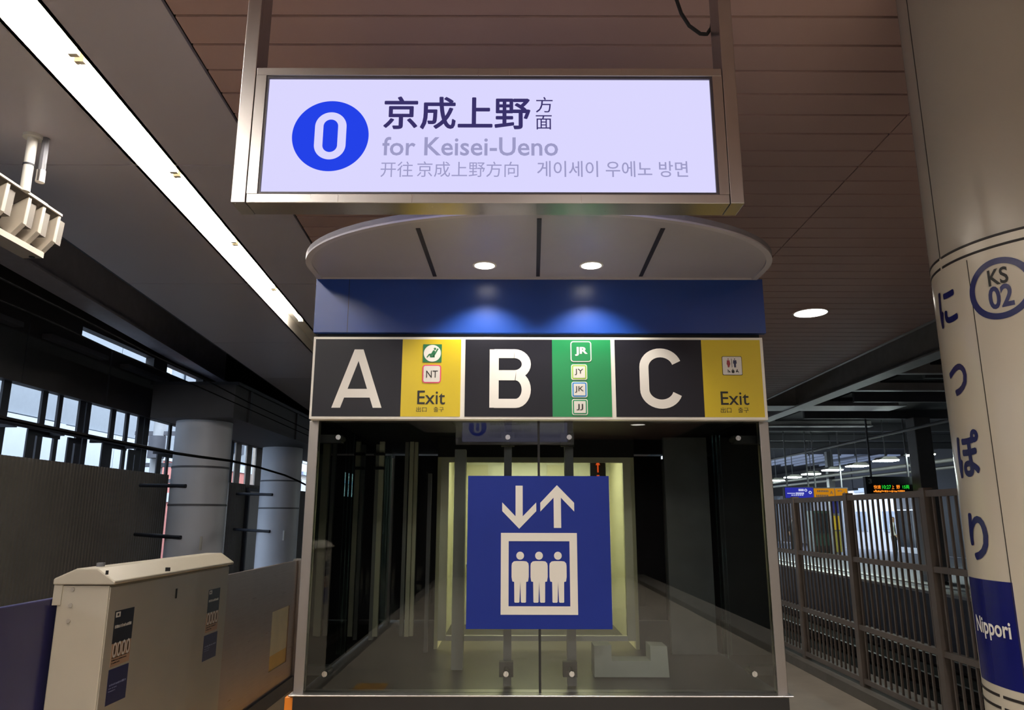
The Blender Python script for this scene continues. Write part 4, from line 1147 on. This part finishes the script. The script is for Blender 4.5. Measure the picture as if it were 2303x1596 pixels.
def cbox(xl, yl_, xr_, yr_, yt, yb, xm):
    """angles and heights for a glyph from picture points on its sides"""
    return px2C(xl, yl_)[0], px2C(xr_, yr_)[0], px2C(xm, yb)[1], px2C(xm, yt)[1]
HIR = mat('deep_blue_print', (16, 19, 80), .3, noise=.02)
for ch, bx_ in (('に', (2113, 690, 2152, 685, 645, 732, 2135)), ('つ', (2138, 855, 2176, 850, 816, 889, 2160)), ('ぽ', (2155, 1020, 2205, 1010, 966, 1074, 2180)), ('り', (2182, 1200, 2223, 1200, 1153, 1260, 2205))):
    ctext(ch, *cbox(*bx_), HIR, .03)
ctext('Nippori', *cbox(2200, 1410, 2276, 1425, 1392, 1441, 2238), LW, .02, .0026, BF)
# KS 02 roundel
b0c, zc0 = px2C(2248, 648); zc1 = px2C(2248, 578)[1]; Rr = zc1-zc0
def disc(r1, r0, m, nm, e):
    vs, fs = [], []; n = 64
    for r_ in (r1, r0):
        for k in range(n):
            a = 2*math.pi*k/n; vs.append(onC(b0c-r_*math.cos(a)/CR, zc0+r_*math.sin(a), e))
    fs = [(k, (k+1) % n, n+(k+1) % n, n+k) for k in range(n)]
    return MB().add(vs, fs).build(nm, m, kc)
RO = disc(Rr, Rr*.80, HIR, 'roundel_ring', .0018)
ctext('KS', *cbox(2222, 625, 2267, 615, 602, 640, 2245), INK, .02, .0018, RO)
ctext('02', *cbox(2224, 670, 2280, 660, 640, 693, 2250), HIR, .03, .0018, RO)

# ================================================================== FENCE ON THE RIGHT
FX = 3.24
fy0 = 8.56; bay = 1.36
fn = thing('platform_fence', 'brown-grey metal fence with close upright bars along the platform edge', 'fence', (FX, 7, .09))
posts = [fy0+bay*k for k in range(-8, 4)]
post0 = None
for y in posts:
    if post0 is None:
        post0 = MB().box(FX-.035, FX+.035, posts[0]-.035, posts[0]+.035, .09, 1.825).build('post', FENCE, fn)
        brace0 = None
    else:
        for o_ in (post0,):
            c = o_.copy(); COL.objects.link(c); c.location = (0, y-posts[0], 0)
rail0 = {}
bar0 = None
for i, y in enumerate(posts[:-1]):
    for z, h_, w_ in ((1.755, .05, .05), (1.19, .045, .05), (.585, .045, .05), (.12, .045, .05)):
        if z not in rail0:
            rail0[z] = MB().box(FX-w_/2, FX+w_/2, posts[0]+.036, posts[0]+bay-.036, z, z+h_).build('rail', FENCE, fn)
        else:
            c = rail0[z].copy(); COL.objects.link(c); c.location = (0, y-posts[0], 0)
    if i < 2: continue
    for k in range(1, 14):
        yy = y+bay*k/14
        if bar0 is None:
            bar0 = MB().box(FX-.008, FX+.008, yy-.008, yy+.008, .14, 1.765).build('bar', FENCE, fn); by0 = yy
        else:
            c = bar0.copy(); COL.objects.link(c); c.location = (0, yy-by0, 0)

# ---- rails in the track bed
RAILM = mat('rusty_rail_steel', (62, 56, 52), .6)
for i, x in enumerate((4.9, 5.97, 7.2, 8.27, -3.0, -4.07)):
    r = thing('track_rail', ('steel running rail beyond the fence, ' + ('first', 'second', 'third', 'fourth')[min(i, 3)] + ' out from the fence') if x > 0 else ('steel running rail behind the gates, on the side of the ' + ('gates' if i == 4 else 'corrugated wall')), 'rail', (x, 10, -1.2), 'running rails')
    mb = MB().box(x-.06, x+.06, YB, 40, -1.2, -1.17).box(x-.01, x+.01, YB, 40, -1.17, -1.07).box(x-.035, x+.035, YB, 40, -1.07, -1.03)
    mb.build('rail_section', RAILM, r)

# ================================================================== FAR PLATFORM THINGS
FLG = emit('far_lamp_glow', (236, 255, 246), 62.0)
row = ((2070, 1024, 20.0), (1992, 1037, 21.9), (1928, 1049, 24.0), (1872, 1058, 25.9), (1824, 1067, 28.0), (1783, 1074, 30.0), (1746, 1081, 32.3), (1713, 1087, 34.8), (1686, 1092, 37.4))
lamp0 = None
for px, py, Y in row:
    c = atY(px, py, Y)
    if lamp0 is None:
        t = thing('platform_lamp', 'hanging fluorescent lamp in the row above the far platform', 'light', (c.x, c.y, c.z), 'hanging lamps above the far platform')
        MB().box(c.x-.27, c.x+.27, c.y-.25, c.y+.25, c.z, c.z+.03).build('diffuser', FLG, t)
        MB().prism([(c.x-.30, c.y-.27, c.z+.03), (c.x+.30, c.y-.27, c.z+.03), (c.x+.16, c.y-.27, c.z+.12), (c.x-.16, c.y-.27, c.z+.12)], (0, .54, 0)).build('housing', WHITEV, t)
        MB().box(c.x-.012, c.x+.012, c.y-.012, c.y+.012, c.z+.12, ZR2+.09).build('hanger', MIDSTEEL, t)
        lamp0 = t; l0 = c
    else: t = copy_tree(lamp0, c-l0)
    k_ = [r_[0] for r_ in row].index(px); t['label'] = 'hanging lamp above the far platform, ' + ('first', 'second', 'third', 'fourth', 'fifth', 'sixth', 'seventh', 'eighth', 'ninth')[k_] + ' of the row from the station column'
for i, (x, z, rr_) in enumerate(((12.3, 3.18, .06), (12.9, 3.05, .05), (9.9, 3.75, .04))):
    MB().tube([(x, 12, z), (x+.1, 25, z), (x, 44, z)], rr_, 10).build('service_pipe', mat('pale_pipe_paint', (110, 108, 106), .5), smooth=True, label=('thick pale service pipe hung beyond the lamp row of the far platform', 'pale service pipe hung just past the thick one above the far platform', 'thin pale service pipe high on the track side of the lamp row')[i], cat='pipe', group='service pipes below the far roof')
def hang_sign(x0, x1, y0, y1, Y, face, name, label, post=True):
    a, b = atY(x0, y1, Y), atY(x1, y0, Y)
    t = thing(name, label, 'sign', ((a.x+b.x)/2, Y, a.z))
    MB().box(a.x-.03, b.x+.03, Y+.01, Y+.16, a.z-.03, b.z+.03).build('casing', DARKSTEEL, t)
    MB().box(a.x, b.x, Y, Y+.01, a.z, b.z).build('face', face, t)
    for f in (.12, .88):
        x = a.x+(b.x-a.x)*f
        MB().box(x-.02, x+.02, Y+.06, Y+.10, b.z+.03, ZR2).build('hanger', MIDSTEEL, t)
    return t, a, b
def onsign(t, body, box, Y, m, bold=0.0): text(body, boxY(*box, Y-.004), 'lettering', m, t, bold)
YQ = 24.0
t, a, b = hang_sign(1767, 1828, 1096, 1119, YQ, emit('lit_blue_board', (44, 48, 158), .66), 'direction_board', 'blue lit direction board with white lettering above the far platform')
WQ = emit('lit_white_ink', (206, 210, 240), .66)
mb = MB()
for (x0, y0_, x1, y1_) in ((1796, 1099, 1808, 1104), (1771, 1108, 1789, 1110), (1790, 1107, 1809, 1111), (1780, 1112, 1808, 1114)):
    f = boxY(x0, y0_, x1, y1_, YQ-.004); p0, p1 = f(0, 0), f(1, 1); n = 6
    for i in range(n): mb.box(p0.x+(p1.x-p0.x)*i/n, p0.x+(p1.x-p0.x)*(i+.7)/n, YQ-.006, YQ, p0.z, p1.z)
mb.build('lettering', WQ, t, kind='stuff')
c = atY(1812, 1102, YQ); MB().ring(circ(c.x, c.z, .045, YQ-.004, 20), circ(c.x, c.z, .022, YQ-.004, 20), (0,-.003,0)).build('ring_mark', WQ, t)
c = atY(1822, 1107, YQ); mb = MB().ring(circ(c.x, c.z, .05, YQ-.004, 20), circ(c.x, c.z, .026, YQ-.004, 20), (0,-.003,0)); mb.build('turn_mark', WQ, t)
t, a, b = hang_sign(1829, 1905, 1098, 1119, YQ+.2, emit('lit_amber_board', (196, 128, 24), .6), 'direction_board', 'amber lit direction board next to the blue board above the far platform')
YQ2 = YQ+.2; BRN = mat('dark_brown_ink', (70, 40, 16), .5)
mb = MB()
for (x0, y0_, x1, y1_) in ((1838, 1102, 1864, 1106), (1836, 1112, 1864, 1117), (1884, 1102, 1894, 1105)):
    f = boxY(x0, y0_, x1, y1_, YQ2-.004); p0, p1 = f(0, 0), f(1, 1); n = 7
    for i in range(n): mb.box(p0.x+(p1.x-p0.x)*i/n, p0.x+(p1.x-p0.x)*(i+.7)/n, YQ2-.004, YQ2, p0.z, p1.z)
mb.build('lettering', BRN, t, kind='stuff')
f = boxY(1877, 1098, 1878.6, 1119, YQ2-.004); p0, p1 = f(0, 0), f(1, 1); MB().box(p0.x, p1.x, YQ2-.004, YQ2, p0.z, p1.z).build('divider', BRN, t)
for px, py in ((1870, 1107), (1899, 1109)):
    c = atY(px, py, YQ2); MB().prism([(c.x-.05, YQ2-.003, c.z-.05), (c.x, YQ2-.003, c.z+.06), (c.x+.05, YQ2-.003, c.z-.05), (c.x+.02, YQ2-.003, c.z-.05), (c.x, YQ2-.003, c.z+.01), (c.x-.02, YQ2-.003, c.z-.05)], (0, -.003, 0)).build('arrow', BRN, t)
# departure board
YD = 20.0
t, a, b = hang_sign(1953, 2060, 1074, 1112, YD, mat('grey_green_board', (74, 82, 84), .4), 'departure_board', 'dark departure board with number 3 and orange and green LED text')
f = boxY(1953, 1089, 2055, 1111, YD-.006); p0, p1 = f(0, 0), f(1, 1)
MB().box(p0.x, p1.x, YD-.006, YD, p0.z, p1.z).build('led_screen', BLACKM, t); LS = COL.objects[-1]
text('3', boxY(1953.5, 1076, 1961, 1087, YD-.004), 'lettering', WHITEV, t, .03)
LO = emit('led_orange', (255, 140, 40), .9); LG = emit('led_green', (40, 220, 60), .75)
for s_, bx_, m in (('快速', (1965, 1090.5, 1981, 1099), LO), ('10:27', (1984, 1090.5, 2004, 1099), LG), ('上', (2005.5, 1090.5, 2011, 1099), LO), ('野', (2016, 1090.5, 2024, 1099), LO), ('15両', (2030, 1090.5, 2045, 1099), LG)):
    text(s_, boxY(*bx_, YD-.009), 'led_text', m, LS, .01)
mb = MB(); x = 1965.0
while x < 2032:
    w_ = random.uniform(1.5, 4); f = boxY(x, 1101+random.uniform(0, 2.5), x+w_, 1107-random.uniform(0, 2), YD-.009); p0, p1 = f(0, 0), f(1, 1)
    mb.box(p0.x, p1.x, YD-.009, YD-.006, p0.z, p1.z); x += w_+random.uniform(.6, 1.4)
mb.build('led_ticker', LO, LS, kind='stuff')
f = boxY(2056, 1079, 2067, 1096, YD+.0); p0, p1 = f(0, 0), f(1, 1)
MB().box(p0.x, p1.x, YD-.05, YD+.1, p0.z, p1.z).build('side_box', WHITEV, t)
# column, machines and notice pillar on the far platform
def place(px, Y): return (px-W/2)/1689*Y
x = place(1879, 30)
t = thing('notice_pillar', 'slim pillar with stacked blue and yellow notices on the far platform', 'pillar', (x, 30, 0))
MB().box(x-.12, x+.12, 30, 30.24, 0, ZR2-.25).build('shaft', MIDSTEEL, t)
for z0, z1, m in ((1.75, 2.3, mat('notice_blue', (44, 46, 120), .5)), (1.1, 1.65, mat('notice_yellow', (196, 160, 40), .5)), (.25, 1.05, mat('notice_olive', (150, 138, 60), .5))):
    MB().box(x-.15, x+.15, 29.97, 30.0, z0, z1).build('notice', m, t)
x = place(1852, 31)
t = thing('vending_machine', 'dark green vending machine on the far platform beside the notice pillar', 'vending machine', (x, 31, 0))
VM = mat('dark_green_cabinet', (44, 62, 56), .4)
MB().box(x-.45, x+.45, 31, 31.7, .1, 1.85).build('cabinet', VM, t)
MB().box(x-.38, x+.2, 30.98, 31, .95, 1.75).build('display_window', DGL, t)
MB().box(x-.38, x+.38, 30.98, 31, .2, .45).build('dispenser_slot', BLACKM, t)
MB().box(x+.25, x+.38, 30.98, 31, .95, 1.6).build('coin_panel', MIDSTEEL, t)
MB().box(x-.42, x+.42, 31.02, 31.68, 0, .1).build('plinth', BLACKM, t)
x = place(2100, 19.5)
t = thing('far_column', 'dark square column on the far platform behind the fence', 'column', (x, 19.5, 0))
MB().box(x-.22, x+.22, 19.5, 19.94, 0, ZR2-.23).build('shaft', mat('dark_grey_column', (120, 116, 114), .5), t, bevel=.02)
MB().box(x-.26, x+.26, 19.46, 19.98, 0, .15).build('base', MIDSTEEL, t)

# ---- two people waiting on the far platform
def person(x, y, yaw, shirt, trousers, hair, label):
    """one continuous skinned figure, clothing coloured by region"""
    J = {'pelvis': (0,0,.93,.125), 'belly': (0,0,1.08,.125), 'chest': (0,.01,1.28,.14), 'neck': (0,.0,1.45,.05), 'skull': (0,-.02,1.53,.075), 'crown': (0,-.01,1.64,.085),
         'shl': (.17,0,1.38,.06), 'ell': (.24,.03,1.12,.045), 'wrl': (.23,-.08,.90,.032), 'hal': (.22,-.11,.81,.036),
         'shr': (-.17,0,1.38,.06), 'elr': (-.24,.03,1.12,.045), 'wrr': (-.22,-.10,.92,.032), 'har': (-.20,-.14,.84,.036),
         'hil': (.09,0,.86,.09), 'knl': (.10,-.01,.48,.062), 'anl': (.10,.02,.09,.042), 'tol': (.11,-.13,.035,.035),
         'hir': (-.09,0,.86,.09), 'knr': (-.10,-.02,.48,.062), 'anr': (-.11,.02,.09,.042), 'tor': (-.13,-.12,.035,.035)}
    names = list(J)
    E_ = [('pelvis','belly'),('belly','chest'),('chest','neck'),('neck','skull'),('skull','crown'),('chest','shl'),('shl','ell'),('ell','wrl'),('wrl','hal'),('chest','shr'),('shr','elr'),('elr','wrr'),('wrr','har'),
          ('pelvis','hil'),('hil','knl'),('knl','anl'),('anl','tol'),('pelvis','hir'),('hir','knr'),('knr','anr'),('anr','tor')]
    me = bpy.data.meshes.new('body'); me.from_pydata([J[n][:3] for n in names], [(names.index(a), names.index(b)) for a, b in E_], [])
    ob = bpy.data.objects.new('body', me); COL.objects.link(ob)
    md = ob.modifiers.new('skin', 'SKIN'); sv = me.skin_vertices[0].data
    for i, n in enumerate(names): sv[i].radius = (J[n][3], J[n][3]*(.8 if n in ('chest', 'belly', 'pelvis') else 1.0)); sv[i].use_root = (n == 'pelvis')
    ob.modifiers.new('sub', 'SUBSURF').levels = 2
    dg = bpy.context.evaluated_depsgraph_get(); dg.update()
    m2 = bpy.data.meshes.new_from_object(ob.evaluated_get(dg)); bpy.data.objects.remove(ob)
    m2.materials.clear()
    for m in (mat('skin_tone', (196, 156, 130), .6), shirt, trousers, hair, BLACKM): m2.materials.append(m)
    for p in m2.polygons:
        c = p.center
        i = 0
        if c.z < .06: i = 4
        elif c.z < .97 and abs(c.x) < .19: i = 2
        elif c.z < 1.44 and not (abs(c.x) > .18 and c.z < 1.0): i = 1
        elif c.z > 1.60 or (c.z > 1.5 and c.y > .03): i = 3
        p.material_index = i; p.use_smooth = True
    o = bpy.data.objects.new('person', m2); COL.objects.link(o); o.location = (x, y, -.02); o.rotation_euler.z = yaw
    tag(o, label, 'person')
person(place(1784, 33), 33, 2.4, mat('dark_jacket_cloth', (40, 40, 46), .8), mat('dark_trouser_cloth', (30, 30, 36), .8), BLACKM, 'person in a dark jacket standing on the far platform below the blue board')
person(place(2006, 27), 27, 1.2, mat('white_shirt_cloth', (214, 212, 206), .8), mat('black_trouser_cloth', (22, 22, 26), .8), BLACKM, 'person in a white shirt and black trousers standing by the bright opening')
